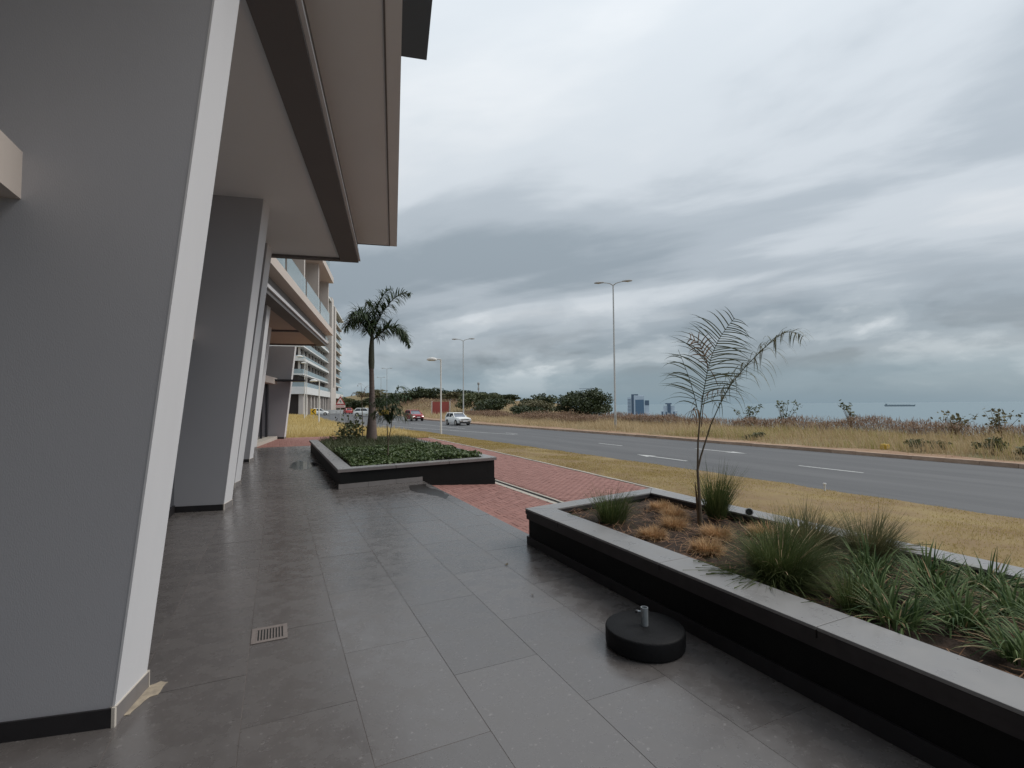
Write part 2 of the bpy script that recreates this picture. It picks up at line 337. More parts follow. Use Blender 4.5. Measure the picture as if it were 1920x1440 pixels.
# ---- vectorised blades and leaves
def blades(base, az, th0, kap, L, w, segs=3, tip=0.08, twist=None):
    """curved tapering strips; th0 = angle from vertical at the root, kap = added bend at the tip"""
    base = np.asarray(base, float); N = len(base); az, th0, kap, L, w = [np.broadcast_to(np.asarray(a, float), (N,)) for a in (az, th0, kap, L, w)]
    hx, hy = np.cos(az), np.sin(az); sx, sy = -hy, hx
    if twist is not None: sx, sy = np.cos(az + math.pi / 2 + twist), np.sin(az + math.pi / 2 + twist)
    P = base.copy(); V = np.zeros((N, segs + 1, 2, 3))
    for i in range(segs + 1):
        t = i / segs; ww = w * max(tip, (1 - t) ** 0.7) * 0.5 * (0.75 + 0.5 * min(1, 3 * t) if t < 0.9 else 1)
        V[:, i, 0, :] = P + np.stack([sx * ww, sy * ww, 0 * ww], 1); V[:, i, 1, :] = P - np.stack([sx * ww, sy * ww, 0 * ww], 1)
        th = th0 + kap * (t + 0.5 / segs); d = L / segs
        P = P + np.stack([hx * np.sin(th) * d, hy * np.sin(th) * d, np.cos(th) * d], 1)
    V = V.reshape(-1, 3); k = 2 * (segs + 1); b = (np.arange(N) * k)[:, None]
    F = np.concatenate([b + np.array([[2 * i, 2 * i + 1, 2 * i + 3, 2 * i + 2]]) for i in range(segs)], 0)
    return V, F, k
def blade_obj(name, m, parent, org, *a, **k):
    V, F, n = blades(*a, **k); N = len(V) // n
    o = bpy.data.objects.new(name, np_mesh(name, V - np.asarray(org), F, m, np.repeat(rng.random(N), n))); return link(o, parent)
def leaves(C, size, up=0.3, elong=1.6):
    """diamond leaves with random facing at centres C"""
    N = len(C); n = rng.normal(size=(N, 3)); n[:, 2] = np.abs(n[:, 2]) + up; n /= np.linalg.norm(n, axis=1)[:, None]
    a = np.cross(n, rng.normal(size=(N, 3))); a /= np.linalg.norm(a, axis=1)[:, None]; b = np.cross(n, a)
    s = (size * rng.uniform(0.6, 1.3, N))[:, None] * 0.5
    V = np.stack([C - a * s * elong, C - b * s, C + a * s * elong, C + b * s], 1).reshape(-1, 3)
    F = (np.arange(N) * 4)[:, None] + np.arange(4)[None]
    return V, F
# ================================================================== SETTING
def sstep(a, b, x): t = np.clip((x - a) / (b - a), 0, 1); return t * t * (3 - 2 * t)
def wob(x, y, s=1.0): return np.sin(x * 0.31 * s + 1.3) * np.cos(y * 0.23 * s) * 0.5 + np.sin((x * 0.9 + y * 0.7) * s + 0.4) * 0.25 + np.cos((x * 0.4 - y * 1.1) * s) * 0.25
def tz(x, y):
    x = np.asarray(x, float); y = np.asarray(y, float)
    z = np.full(np.broadcast(x, y).shape, -0.62)
    veld = sstep(21.9, 23.2, x)
    rise = 3.2 * sstep(75, 150, y) * sstep(23, 40, x) + 5.0 * sstep(175, 235, y) * sstep(20, -15, x - 0.3 * y)
    vz = -0.36 + 0.10 * wob(x, y, 0.9) + rise + 0.35 * sstep(24, 34, x) * sstep(60, 20, y) * 0
    xe = 37 + 0.45 * np.maximum(0, y - 50) + 1.5 * wob(x * 0, y, 0.5)
    vz = vz - np.maximum(0, x - xe) * 0.30 * sstep(0, 14, x - xe)
    z = z * (1 - veld) + vz * veld + 5.0 * sstep(175, 235, y) * (1 - veld)
    return np.maximum(z, -42.0)
def grid_obj(name, xs, ys, zf, m, kind='structure'):
    X, Y = np.meshgrid(xs, ys); Z = zf(X, Y); V = np.stack([X, Y, Z], -1).reshape(-1, 3); nx, ny = len(xs), len(ys)
    i = (np.arange(ny - 1)[:, None] * nx + np.arange(nx - 1)[None]).ravel()
    o = link(bpy.data.objects.new(name, np_mesh(name, V, np.stack([i, i + 1, i + nx + 1, i + nx], 1), m, smooth=True))); return tag(o, kind=kind)
gx = np.unique(np.concatenate([np.linspace(-300, -20, 15), np.linspace(-20, 20, 11), np.linspace(20, 60, 60), np.linspace(60, 200, 40), np.linspace(200, 900, 30)]))
gy = np.unique(np.concatenate([np.linspace(-200, -10, 20), np.linspace(-10, 100, 80), np.linspace(100, 260, 50), np.linspace(260, 900, 24)]))
ground = grid_obj('ground', gx, gy, tz, M_veld)
sea = MB(); sea.add([(150000 * math.cos(2 * math.pi * k / 96), 150000 * math.sin(2 * math.pi * k / 96), -35) for k in range(96)], [tuple(range(96))])
tag(sea.build('sea', M_sea), kind='structure')

# road with junction
def sheet(name, poly, z, m, parent=None, kind='structure'):
    b = MB(); zz = z if isinstance(z, (list, tuple)) else [z] * len(poly)
    b.add([(p[0], p[1], h) for p, h in zip(poly, zz)], [tuple(range(len(poly)))]); o = b.build(name, m, parent)
    return tag(o, kind=kind) if parent is None else o
def roadz(y): return -0.45 + 0.33 * float(sstep(72, 105, y))
ys = [-30, -10, 0, 13, 20, 27, 34, 40, 44, 47, 50, 55, 62, 70, 75, 80, 85, 90, 95, 100, 105, 110, 122, 135, 150, 175]
xl = np.interp(ys, [-30, 13, 27, 40, 47, 55, 75, 100, 112, 122, 175], [12.45, 12.3, 11.6, 11.0, 8.0, 6.2, 6.0, 7.0, 7.2, 9, 12])
xr = np.interp(ys, [-30, 0, 26, 40, 54, 77, 175], [21.75, 21.72, 21.8, 21.2, 20.6, 20.7, 25])
b = MB(); vs = []
for y_, a_, c_ in zip(ys, xl, xr): vs += [(a_, y_, roadz(y_)), (c_, y_, roadz(y_))]
b.add(vs, [(2 * i, 2 * i + 1, 2 * i + 3, 2 * i + 2) for i in range(len(ys) - 1)])
road = tag(b.build('road', M_asph), kind='structure')
sheet('side_street', [(-60, 108), (7.4, 110), (9.4, 123), (-60, 121)], -0.115, M_asph)
# painted markings, children of the road
def mark(poly, z=None, name='lane_marking'):
    zz = [roadz(p[1]) + 0.004 for p in poly]; return sheet(name, poly, zz, M_paint, road)
def dash(x, y0, y1, w=0.11, x1=None):
    x1 = x if x1 is None else x1; mark([(x - w / 2, y0), (x + w / 2, y0), (x1 + w / 2, y1), (x1 - w / 2, y1)])
for y0 in (-3.0, 9.2, 21.0, 33.5): dash(16.37, y0, y0 + 2.1)
def arrow(x, y0, y1):
    mark([(x - 0.07, y0), (x + 0.07, y0), (x + 0.07, y1 - 0.9), (x + 0.26, y1 - 0.95), (x, y1), (x - 0.26, y1 - 0.95), (x - 0.07, y1 - 0.9)], name='lane_arrow')
arrow(14.1, 14.2, 17.1)
def arrow_back(x, y0, y1):
    mark([(x - 0.07, y1), (x - 0.07, y0 + 0.9), (x - 0.26, y0 + 0.95), (x, y0), (x + 0.26, y0 + 0.95), (x + 0.07, y0 + 0.9), (x + 0.07, y1)], name='lane_arrow')
arrow_back(18.36, 15.0, 17.9)
dash(15.9, 33.0, 49.0, 0.12, 12.3); dash(12.3, 49.4, 60, 0.12, 10.5); dash(16.0, 44, 62, 0.1, 15.2); dash(15.1, 66, 74, 0.1, 14.8)

# far kerb of single stones, with a red earth strip behind
kerb = tag(MB().box(21.80, 21.98, -30, 120, -0.62, -0.42).build('kerb', M_kerb), kind='structure')
ks = MB().box(-0.09, 0.09, -0.494, 0.494, -0.10, 0.055).mesh('kerb_stone', M_kerb)
for k in range(100):
    y_ = -6 + k; xk = float(np.interp(y_, [-30, 0, 26, 40, 54, 77, 175], [21.75, 21.72, 21.8, 21.2, 20.6, 20.7, 25])) + 0.10
    o = link(bpy.data.objects.new('kerb_stone', ks), kerb); o.location = (xk, y_, -0.362 + random.uniform(-.008, .008) + max(0, roadz(y_) + .45)); o.rotation_euler = (0, random.uniform(-.03, .03), random.uniform(-.006, .006) + (0.043 if 26 < y_ < 54 else 0))
xs_ = np.linspace(0, 1, 9); yv = np.linspace(-30, 130, 161)
def strip_grid(name, xa, xb, yv, zf, m, kind='structure', nx=9):
    T = np.linspace(0, 1, nx); X = np.array([[xa(y) + (xb(y) - xa(y)) * t for t in T] for y in yv]); Y = np.repeat(yv[:, None], nx, 1); Z = zf(X, Y)
    i = (np.arange(len(yv) - 1)[:, None] * nx + np.arange(nx - 1)[None]).ravel()
    o = link(bpy.data.objects.new(name, np_mesh(name, np.stack([X, Y, Z], -1).reshape(-1, 3), np.stack([i, i + 1, i + nx + 1, i + nx], 1), m, smooth=True))); return tag(o, kind=kind)
xkf = lambda y: float(np.interp(y, [-30, 0, 26, 40, 54, 77, 175], [21.75, 21.72, 21.8, 21.2, 20.6, 20.7, 25])) + 0.19
strip_grid('earth_strip', xkf, lambda y: 23.0 + 0.25 * math.sin(y * 0.7) + 0.2 * math.sin(y * 2.1), yv, lambda X, Y: -0.335 + 0.03 * wob(X * 3, Y * 3) + np.maximum(0, np.vectorize(roadz)(Y) + .45) + 0.02 * (X - 22), M_dirt)

# verge, dry lawn
vx0 = lambda y: float(np.interp(y, [-30, 6, 9, 14, 22, 32], [8.0, 8.05, 8.2, 8.45, 8.72, 8.8]))
vx1 = lambda y: float(np.interp(y, [-30, 13, 27, 40, 44], [12.45, 12.3, 11.6, 11.0, 9.4])) + 0.05 * math.sin(y * 2.3) + 0.03 * math.sin(y * 5.1)
verge = strip_grid('verge', vx0, vx1, np.linspace(-30, 44, 150), lambda X, Y: -0.285 - 0.145 * sstep(9, 12.2, X) + 0.012 * wob(X * 4, Y * 4), M_vergeg)
lx1 = lambda y: float(np.interp(y, [30, 43, 47, 55, 75, 100, 109], [8.7, 9.4, 8.0, 6.2, 6.0, 7.0, 7.2]))
def lz(X, Y): return -0.03 + 0.25 * sstep(32, 45, Y) * sstep(7, 0, X) - 0.22 * sstep(4.5, 7.5, X) * (1 - sstep(95, 109, Y)) + 0.03 * wob(X, Y)
lawn = strip_grid('dry_lawn', lambda y: -40.0, lx1, np.linspace(30.6, 109, 90), lz, M_lawn, nx=40)
def keep(mask, *a): return [x[mask] for x in a]
# ---- verge blades: short mown grass
N = 150000; y_ = 44 * rng.random(N) ** 1.6 - 0.5; xa_ = np.vectorize(vx0)(y_) + .03; x_ = xa_ + rng.random(N) * (np.vectorize(vx1)(y_) - xa_)
patch = wob(x_ * 2.2, y_ * 2.2) + 0.5 * wob(x_ * 6, y_ * 5); x_, y_ = keep(patch + rng.normal(0, .45, N) > -0.12, x_, y_); N = len(x_)
z_ = -0.29 - 0.145 * sstep(9, 12.2, x_)
tag(blade_obj('verge_grass', M_blade_v, None, (0, 0, 0), np.stack([x_, y_, z_], 1), rng.random(N) * 6.28, rng.uniform(.2, 1.0, N), rng.uniform(0, .7, N), rng.uniform(.02, .06, N), 0.005 + 0.0006 * y_, segs=2), 'short yellow green mown grass on the verge beside the road', 'grass', kind='stuff')
# ---- lawn blades: long dry grass in front of the tower block
N = 30000; y_ = 30.8 + 78 * rng.random(N) ** 2.2; x_ = rng.uniform(-9, 1, N) * 0 + (-7 + rng.random(N) * (np.vectorize(lx1)(y_) + 7)); z_ = lz(x_, y_)
tag(blade_obj('long_dry_grass', M_blade_l, None, (0, 0, 0), np.stack([x_, y_, z_ - .02], 1), rng.random(N) * 6.28, rng.uniform(.0, .5, N), rng.uniform(.1, .9, N), rng.uniform(.15, .42, N), 0.014 + 0.0007 * (y_ - 30), segs=2), 'long golden dry grass on the lot before the far apartment block', 'grass', kind='stuff')
# ---- veld grass across the road
def veld_blades(name, label, m, N, x0, x1, y0, y1, h0, h1, dens=None, w=0.016, ypow=1.6):
    y_ = y0 + (y1 - y0) * rng.random(N) ** ypow; x_ = x0 + (x1 - x0) * rng.random(N)
    if dens is not None: x_, y_ = keep(dens(x_, y_) + rng.normal(0, .35, N) > 0, x_, y_)
    n = len(x_); z_ = tz(x_, y_) - .03
    clump = 0.75 + 0.5 * wob(x_ * 2.5, y_ * 2.5)
    wind = rng.normal(2.4, 1.1, n)
    tag(blade_obj(name, m, None, (0, 0, 0), np.stack([x_, y_, z_], 1), wind, rng.uniform(.0, .35, n), rng.uniform(.1, .9, n), rng.uniform(h0, h1, n) * np.clip(clump, .45, 1.3), w * (0.7 + 0.016 * np.hypot(x_, y_)), segs=3), label, 'grass', kind='stuff')
frontd = lambda x, y: sstep(22.4, 23.6, x) - 0.25
veld_blades('veld_straw_grass', 'tall straw coloured dry grass across the road', M_straw, 52000, 22.5, 37, -6, 90, .45, 1.05, lambda x, y: frontd(x, y) + 0.15 * wob(x, y))
veld_blades('veld_green_grass', 'yellow green grass patch across the road at the right', M_strawg, 18000, 23.6, 33, -6, 26, .3, .85, lambda x, y: wob(x * .8, y * .9) + 0.15, ypow=1.0)
veld_blades('veld_far_grass', 'dry grass on the rising bank beyond the cars', M_straw, 14000, 24, 75, 80, 170, .5, 1.2, None, w=0.03, ypow=1.0)

# ---- terrace floor with single tiles
terrace = tag(MB().box(-4.2, 3.04, -3.0, 23.7, -0.45, -0.0022).build('terrace', M_grout), kind='structure')
tile_cache = {}
def tile(x0, x1, y0, y1, ztop=0.0, g=0.0018, parent=None, m=None, th=0.02, name='tile'):
    w_, l_ = round(x1 - x0 - 2 * g, 4), round(y1 - y0 - 2 * g, 4); key = (w_, l_, th, m or M_tile)
    if key not in tile_cache: tile_cache[key] = MB().box(-w_ / 2, w_ / 2, -l_ / 2, l_ / 2, -th, 0).mesh(name, m or M_tile)
    o = link(bpy.data.objects.new(name, tile_cache[key]), parent or terrace); o.location = ((x0 + x1) / 2, (y0 + y1) / 2, ztop); return o
for k in range(-8, 3):
    x0 = 1.64 + 0.6 * k; x1 = x0 + 0.6
    if k == 2: x1 = 3.05
    off = 2.48 if k % 2 == 0 else 3.08
    y0 = off - 1.2 * 5
    while y0 < 23.7:
        a_, c_ = max(y0, -3.0), min(y0 + 1.2, 23.7); y0 += 1.2
        if c_ - a_ < 0.05: continue
        if x0 > 2.83 and c_ < 5.4: continue
        if x0 > 1.25 and a_ > 11.0: continue
        o = tile(x0, x1, a_, c_, random.uniform(-.0006, .0006)); o.rotation_euler = (random.uniform(-.0009, .0009), random.uniform(-.0013, .0013), 0)
# ---- brick paving
pave = tag(MB().prism([(3.05, -6), (5.02, -6), (5.02, 34), (3.05, 34)], -0.62, [-.115, -.275, -.275, -.115]).build('ramp_paving', M_brickbed), kind='structure')
side = tag(MB().prism([(5.34, -12), (8.75, -12), (8.75, 34), (5.34, 34)], -0.62, [-.275, -.305, -.305, -.275]).build('sidewalk', M_brickbed), kind='structure')
lobby = tag(MB().box(-6, 3.0, 23.72, 30.6, -0.45, -0.012).build('brick_forecourt', M_brickbed), kind='structure')
bm_ = MB(); c_ = 0.004; a_, l_ = 0.0475, 0.0975
bm_.add([(-l_, -a_, -.03), (l_, -a_, -.03), (l_, a_, -.03), (-l_, a_, -.03), (-l_, -a_, -c_), (l_, -a_, -c_), (l_, a_, -c_), (-l_, a_, -c_), (-l_ + c_, -a_ + c_, 0), (l_ - c_, -a_ + c_, 0), (l_ - c_, a_ - c_, 0), (-l_ + c_, a_ - c_, 0)],
        [(0, 1, 5, 4), (1, 2, 6, 5), (2, 3, 7, 6), (3, 0, 4, 7), (4, 5, 9, 8), (5, 6, 10, 9), (6, 7, 11, 10), (7, 4, 8, 11), (8, 9, 10, 11)])
brick_me = bm_.mesh('brick', M_brick); brick_V = np.array(bm_.v)
rampz = lambda x: -0.105 - 0.16 * (x - 3.05) / 1.97
sidez = lambda x: -0.265 - 0.03 * (x - 5.34) / 3.26
R_b = []   # (x, y, z, rotz, slope, parent)
for i in range(0, 20):
    for j in range(-20, 70):
        r_ = (i - j) % 4; cx, cy = 3.10 + i * 0.1, 5.0 + j * 0.1
        if r_ == 0 and i < 19: R_b.append((cx + .05, cy, rampz(cx + .05), 0.0, pave))
        elif r_ == 3: R_b.append((cx, cy + .05, rampz(cx), math.pi / 2, pave))
S_b = []
for j in range(-60, 335):
    for i in range(17):
        cx = 5.34 + 0.1 + i * 0.2 + (0.1 if j % 2 else 0) ; cy = j * 0.1
        if cx < vx0(cy) - .20: S_b.append((cx, cy, sidez(cx), 0.0, side))
F_b = []
for j in range(68):
    for i in range(45):
        cx = -5.9 + i * 0.2 + (0.1 if j % 2 else 0); cy = 23.78 + j * 0.1
        if -1.6 < cx < 3: F_b.append((cx, cy, 0.0, 0.0, lobby))
R_b.sort(key=lambda t: t[0] ** 2 + t[1] ** 2 if 5.55 < t[1] < 11 else 1e9)
for (x, y, z, rz, par) in R_b[:300]:
    o = link(bpy.data.objects.new('brick', brick_me), par); o.location = (x, y, z + random.uniform(-.0025, .0025)); o.rotation_euler = (random.uniform(-.012, .012), 0.081 + random.uniform(-.012, .012), 0)
    if rz: o.rotation_euler = (0.081 + random.uniform(-.012, .012), random.uniform(-.012, .012), rz)
def brick_mass(name, lst, m, par, slope):
    n = len(lst); A = np.array([t[:4] for t in lst]); c, s = np.cos(A[:, 3]), np.sin(A[:, 3])
    V = np.repeat(brick_V[None], n, 0); X = V[:, :, 0] * c[:, None] - V[:, :, 1] * s[:, None]; Y = V[:, :, 0] * s[:, None] + V[:, :, 1] * c[:, None]
    Z = V[:, :, 2] + X * slope + rng.normal(0, .0018, n)[:, None] + X * rng.normal(0, .006, n)[:, None]
    P = np.stack([X + A[:, 0:1], Y + A[:, 1:2], Z + A[:, 2:3]], -1).reshape(-1, 3)
    k = len(brick_V); F = np.concatenate([(np.arange(n) * k)[:, None] + np.array(f)[None] for f in bm_.f], 0)
    o = link(bpy.data.objects.new(name, np_mesh(name, P, F, m, np.repeat(rng.random(n), k))), par); o['kind'] = 'stuff'; return o
M_brickm = mat('paver_red_mass', (0.265, 0.127, 0.106), 0.8, (0.33, 0.166, 0.141), attr='rnd')
brick_mass('ramp_bricks', R_b[300:], M_brickm, pave, -0.081)
brick_mass('sidewalk_bricks', S_b, M_brickm, side, -0.0092)
brick_mass('forecourt_bricks', F_b, M_brickm, lobby, 0.0)
# edging between ramp and sidewalk: concrete, slotted channel
edge = tag(MB().box(5.03, 5.33, -12, 34, -0.6, -0.285).build('drain_channel', M_slot), kind='structure')
for k in range(46):
    if -8 + k < 30:
        for (xa, xb, zz) in ((5.035, 5.155, -.262), (5.265, 5.33, -.264)):
            o = tile(xa, xb, -8 + k, -7 + k, zz + random.uniform(-.002, .002), 0.003, edge, M_conc, 0.03, 'edging_stone')
gm = MB()
for k in range(200): gm.box(5.165, 5.255, -4 + k * .1, -4 + k * .1 + .055, -.285, -.272)
o = gm.build('channel_grating', M_slot, edge); o['kind'] = 'stuff'
vedge = tag(MB().prism([(vx0(y_) - .10, y_) for y_ in (-12, 6, 9, 14, 22, 32, 34)] + [(vx0(y_), y_) for y_ in (34, 32, 22, 14, 9, 6, -12)][0:0] + [(vx0(y_) + .01, y_) for y_ in (34, 32, 22, 14, 9, 6, -12)], -0.6, -0.31).build('path_edging', M_conc), kind='structure')
for k in range(42):
    y_ = -8 + k; xa, xb = vx0(y_), vx0(y_ + 1)
    o = MB().prism([(xa - .09, y_ + .004), (xa, y_ + .004), (xb, y_ + .996), (xb - .09, y_ + .996)], -.31, -.286 + random.uniform(-.003, .003)).build('edging_stone', M_conc, vedge, org=(0, 0, 0))

# ---- puddles and stains on the floor
def blob(name, pts, z, th, m, label, cat):
    c = np.mean(pts, 0); P = []
    n = len(pts)
    for i in range(n):
        p, q = np.array(pts[i]), np.array(pts[(i + 1) % n])
        for t in (0, .25, .5, .75): P.append(p + (q - p) * t + (rng.normal(0, .06, 2) * np.hypot(*(q - p)) if t else 0))
    o = MB().prism([tuple(x) for x in P], z, z + th).build(name, m); return tag(o, label, cat)
blob('puddle', [(.36, 15.3), (.55, 14.7), (.78, 14.8), (.95, 15.3), (1.14, 15.8), (1.1, 16.3), (.8, 16.9), (.65, 17.4), (.5, 16.9), (.42, 16.2)], 0.0012, .0015, M_water, 'shallow rain puddle on the tiles beside the far planter', 'puddle')
blob('wet_patch', [(2.60, 10.72), (2.99, 10.75), (3.03, 9.6), (3.0, 9.15), (2.84, 8.85), (2.8, 9.2), (2.66, 9.55)], 0.0012, .001, M_wet, 'dark wet patch on the tile edge by the brick ramp', 'wet patch')
# ================================================================== BUILDINGS
A12 = R(11.9); d2 = Vector((math.sin(A12), math.cos(A12))); e2 = Vector((math.cos(A12), -math.sin(A12)))
def pl(o, s, t): """plan point from origin o: s along the facade, t outwards"""; return (o[0] + d2.x * s + e2.x * t, o[1] + d2.y * s + e2.y * t)
def rect(o, s0, s1, t0, t1): return [pl(o, s0, t0), pl(o, s0, t1), pl(o, s1, t1), pl(o, s1, t0)][::1]
def ccw(p):
    a = sum(p[i][0] * p[(i + 1) % len(p)][1] - p[(i + 1) % len(p)][0] * p[i][1] for i in range(len(p))); return p if a > 0 else p[::-1]
def fbox(b, o, s0, s1, t0, t1, z0, z1): return b.prism(ccw(rect(o, s0, s1, t0, t1)), z0, z1)

def blade_column(parent, xb, y0, ztop, lean, width=1.9, th=0.42):
    """leaning blade column on the facade grid: grey body, light street-facing skin, tiled skirting; (xb, y0) is the near street corner"""
    O = (xb, y0); P = tuple(parent.location)
    def cell(t0, t1, s0, s1, z0, z1, lf=1.0, rf=1.0):   # t across (towards the street), s along the facade; top leans
        q = lambda t, s, z, k: (*pl(O, s, t + lean * z * k), z)
        return MB().hexa([q(t0, s0, z0, lf), q(t1, s0, z0, rf), q(t1, s1, z0, rf), q(t0, s1, z0, lf), q(t0, s0, z1, lf), q(t1, s0, z1, rf), q(t1, s1, z1, rf), q(t0, s1, z1, lf)])
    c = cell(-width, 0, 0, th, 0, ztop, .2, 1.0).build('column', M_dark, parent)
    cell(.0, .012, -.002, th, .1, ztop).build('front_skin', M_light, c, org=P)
    cell(-width, .025, -.014, -.001, 0, .10, 0, 0).build('skirting', M_skirt, c, org=P)
    cell(.012, .026, .005, th + .014, 0, .10, 0, 0).build('skirting', M_skirtl, c, org=P)
    cell(.014, .030, -.016, .004, 0, .105, 0, 0).build('corner_trim', M_trim, c, org=P)
    cell(.0, .030, -.002, th + .016, .10, .106, 0, 0).build('top_trim', M_trim, c, org=P)
    cell(.014, .030, th + .0145, th + .022, 0, .105, 0, 0).build('corner_trim', M_trim, c, org=P)
    return c

def upper_storey(parent, o, s0, s1, z, bays, org, glassh=0.85, proj=0.45, hi=2.95, back=-1.9):
    """balcony storey: slab edge, rear wall, fins, glass balustrades, windows"""
    b = MB(); fbox(b, o, s0, s1, back - 4, proj, z, z + .30); b.build('balcony_slab', M_slab, parent, org=org)
    b = MB(); fbox(b, o, s0, s1, back - .25, back, z + .30, z + hi); b.build('rear_wall', M_wallc, parent, org=org)
    n = bays; L = (s1 - s0) / n
    for k in range(n + 1):
        sa = s0 + k * L; sa = min(max(sa, s0), s1 - .22)
        b = MB(); fbox(b, o, sa, sa + .22, back + .002, 0.10, z + .301, z + hi - .001); b.build('fin_wall', M_wallc, parent, org=org)
        if k == n: break
        b = MB(); fbox(b, o, sa + .26, sa + L - .04 if k < n - 1 else sa + L - .26, 0.16, 0.172, z + .22, z + .30 + glassh); b.build('glass_balustrade', M_glassb, parent, org=org)
        b = MB(); fbox(b, o, sa + .7, sa + L - .9, back + .004, back + .05, z + .32, z + 2.5); w = b.build('window', M_frame, parent, org=org)
        for q in (0, 1):
            m_ = (L - 1.6 - .18) / 2; b = MB(); fbox(b, o, sa + .76 + q * (m_ + .06), sa + .76 + q * (m_ + .06) + m_, back + .051, back + .06, z + .40, z + 2.44); b.build('pane', M_glassw if q else M_glassd, w, org=org)

# ---- near building: overhanging soffit on blade columns
OA = (1.79, 12.62)        # far outer corner of its edge beam
A_ = thing('apartment_building', (-2.0, 6.0, 0), 'grey building with leaning columns and deep overhang along the tiled terrace', 'building')
P = tuple(A_.location)
b = MB(); fbox(b, OA, -19, -.16, -9, -.40, 5.36, 5.60); b.build('soffit', M_soffit, A_)
b = MB(); fbox(b, OA, -19, 0, -.42, 0, 5.30, 5.62); b.build('edge_beam', M_beam, A_)
b = MB(); fbox(b, OA, -.16, 0, -9, -.421, 5.302, 5.62); b.build('end_beam', M_beam, A_)
b = MB(); fbox(b, OA, -19, .002, .001, .045, 5.34, 5.39); b.build('drip_ledge', M_light, A_)
b = MB(); fbox(b, OA, -19, .0, -.10, -.02, 5.621, 5.775); b.build('fascia', M_beam, A_)
b = MB(); fbox(b, OA, -19, .0, -9, .93, 5.776, 6.05); b.build('balcony_slab', M_soffit, A_)
b = MB(); fbox(b, OA, -19, -.03, .74, .76, 5.762, 5.775); b.build('drip_groove_shade', M_beam, A_)  # dark strip hung under the slab, standing in for a groove's shade
b = MB(); fbox(b, OA, -.05, -.03, -.02, .74, 5.762, 5.775); b.build('drip_groove_shade', M_beam, A_)
b = MB(); fbox(b, OA, -19, -.3, -2.1, -1.9, 6.05, 10.75); b.build('upper_wall', M_wallc, A_)
b = MB(); fbox(b, OA, -.30, .0, -9, .3, 6.051, 10.75); b.build('end_wall', M_wallc, A_)
b = MB(); fbox(b, OA, -19, -.05, .70, .712, 5.99, 7.1); b.build('glass_balustrade', M_glassb, A_)
b = MB(); fbox(b, OA, -19, .0, -9, 1.68, 10.78, 11.0); b.build('roof_overhang', mat('overhang_slate', (0.055, 0.068, 0.085), 0.6), A_)
b = MB(); fbox(b, OA, -19, -.31, -8.9, -2.2, 11.0, 13.5); b.build('attic_wall', M_wallc, A_)
blade_column(A_, -0.80, 3.42, 5.36, 0.104, th=.36); blade_column(A_, -0.81, 9.63, 5.36, 0.104); blade_column(A_, -0.83, 12.2, 5.36, 0.112)
# shopfront set back behind the columns
MB().box(-1.60, -1.27, -3.0, 13.2, 2.86, 3.12).build('head_beam', M_slab, A_)
MB().box(-1.56, -1.50, -3.0, 13.2, 0.0, .12).build('sill', M_skirt, A_)
for k in range(12):
    y0 = -3.0 + k * 1.35
    MB().box(-1.55, -1.49, y0, y0 + .06, .12, 2.83).build('mullion', M_frame, A_)
    MB().box(-1.53, -1.515, y0 + .06, y0 + 1.35, .12, 2.83).build('pane', M_glassd, A_)
MB().box(-2.9, -2.6, -3.0, 13.2, 3.08, 5.36).build('upper_infill', M_dark, A_)
MB().box(-6, -2.9, -3.0, -2.8, 0, 5.36).build('cross_wall', M_dark, A_)

# ---- second building, stepped back
OB = (2.35, 28.2)
B_ = thing('apartment_building', (-2.0, 21.0, 0), 'second cream building with glass balconies over a grey edge beam, behind the near columns', 'building')
PB = tuple(B_.location)
b = MB(); fbox(b, OB, -15.1, -.16, -7, -.45, 5.05, 5.30); b.build('soffit', mat('soffit_tan', (0.42, 0.335, 0.28), 0.8, (0.46, 0.37, 0.315), 0.8, 0.6), B_)
b = MB(); fbox(b, OB, -15.1, 0, -.47, 0, 4.98, 5.24); b.build('edge_beam', M_beam, B_)
b = MB(); fbox(b, OB, -.16, 0, -7, -.471, 4.982, 5.24); b.build('end_beam', M_beam, B_)
b = MB(); fbox(b, OB, -5.2, -5.0, -7, -.471, 4.985, 5.05); b.build('cross_beam', M_beam, B_)
b = MB(); fbox(b, OB, -10.5, -10.3, -7, -.471, 4.985, 5.05); b.build('cross_beam', M_beam, B_)
b = MB(); fbox(b, OB, -15.1, .002, .001, .06, 5.12, 5.23); b.build('drip_ledge', M_light, B_)
b = MB(); fbox(b, OB, -15.1, 0, -.47, -.04, 5.241, 5.56); b.build('fascia', M_fascia, B_)
for k in range(4):
    upper_storey(B_, OB, -15.1, 0.0, 5.56 + 2.85 * k, 4, PB, proj=.34)
b = MB(); fbox(b, OB, -15.3, .3, -7, .6, 5.56 + 2.85 * 4, 5.56 + 2.85 * 4 + .3); b.build('roof', M_slab, B_)
b = MB(); fbox(b, OB, -.26, -.02, -7, -1.91, 5.87, 16.9); b.build('gable_wall', M_wallc, B_)
blade_column(B_, -0.79, 17.6, 5.05, 0.094); blade_column(B_, -0.86, 22.6, 5.05, 0.104)
blade_column(B_, 0.34, 29.6, 5.05, 0.10, width=1.3)
b = MB(); b.prism(ccw([(-1.55, 22.9), (-1.2, 22.8), (-0.02, 29.58), (-.40, 29.58)]), 2.95, 3.28); b.build('head_beam', M_slab, B_)
b = MB(); b.prism(ccw([(-1.52, 23.0), (-1.45, 23.0), (-0.42, 29.58), (-.50, 29.58)]), .16, 2.95); b.build('shopfront_glass', M_glassd, B_)
for t in (0.1, .3, .5, .7, .9):
    x_, y_ = -1.46 + 1.04 * t, 23.0 + 6.58 * t; MB().box(x_, x_ + .06, y_, y_ + .06, .16, 2.95).build('mullion', M_frame, B_)
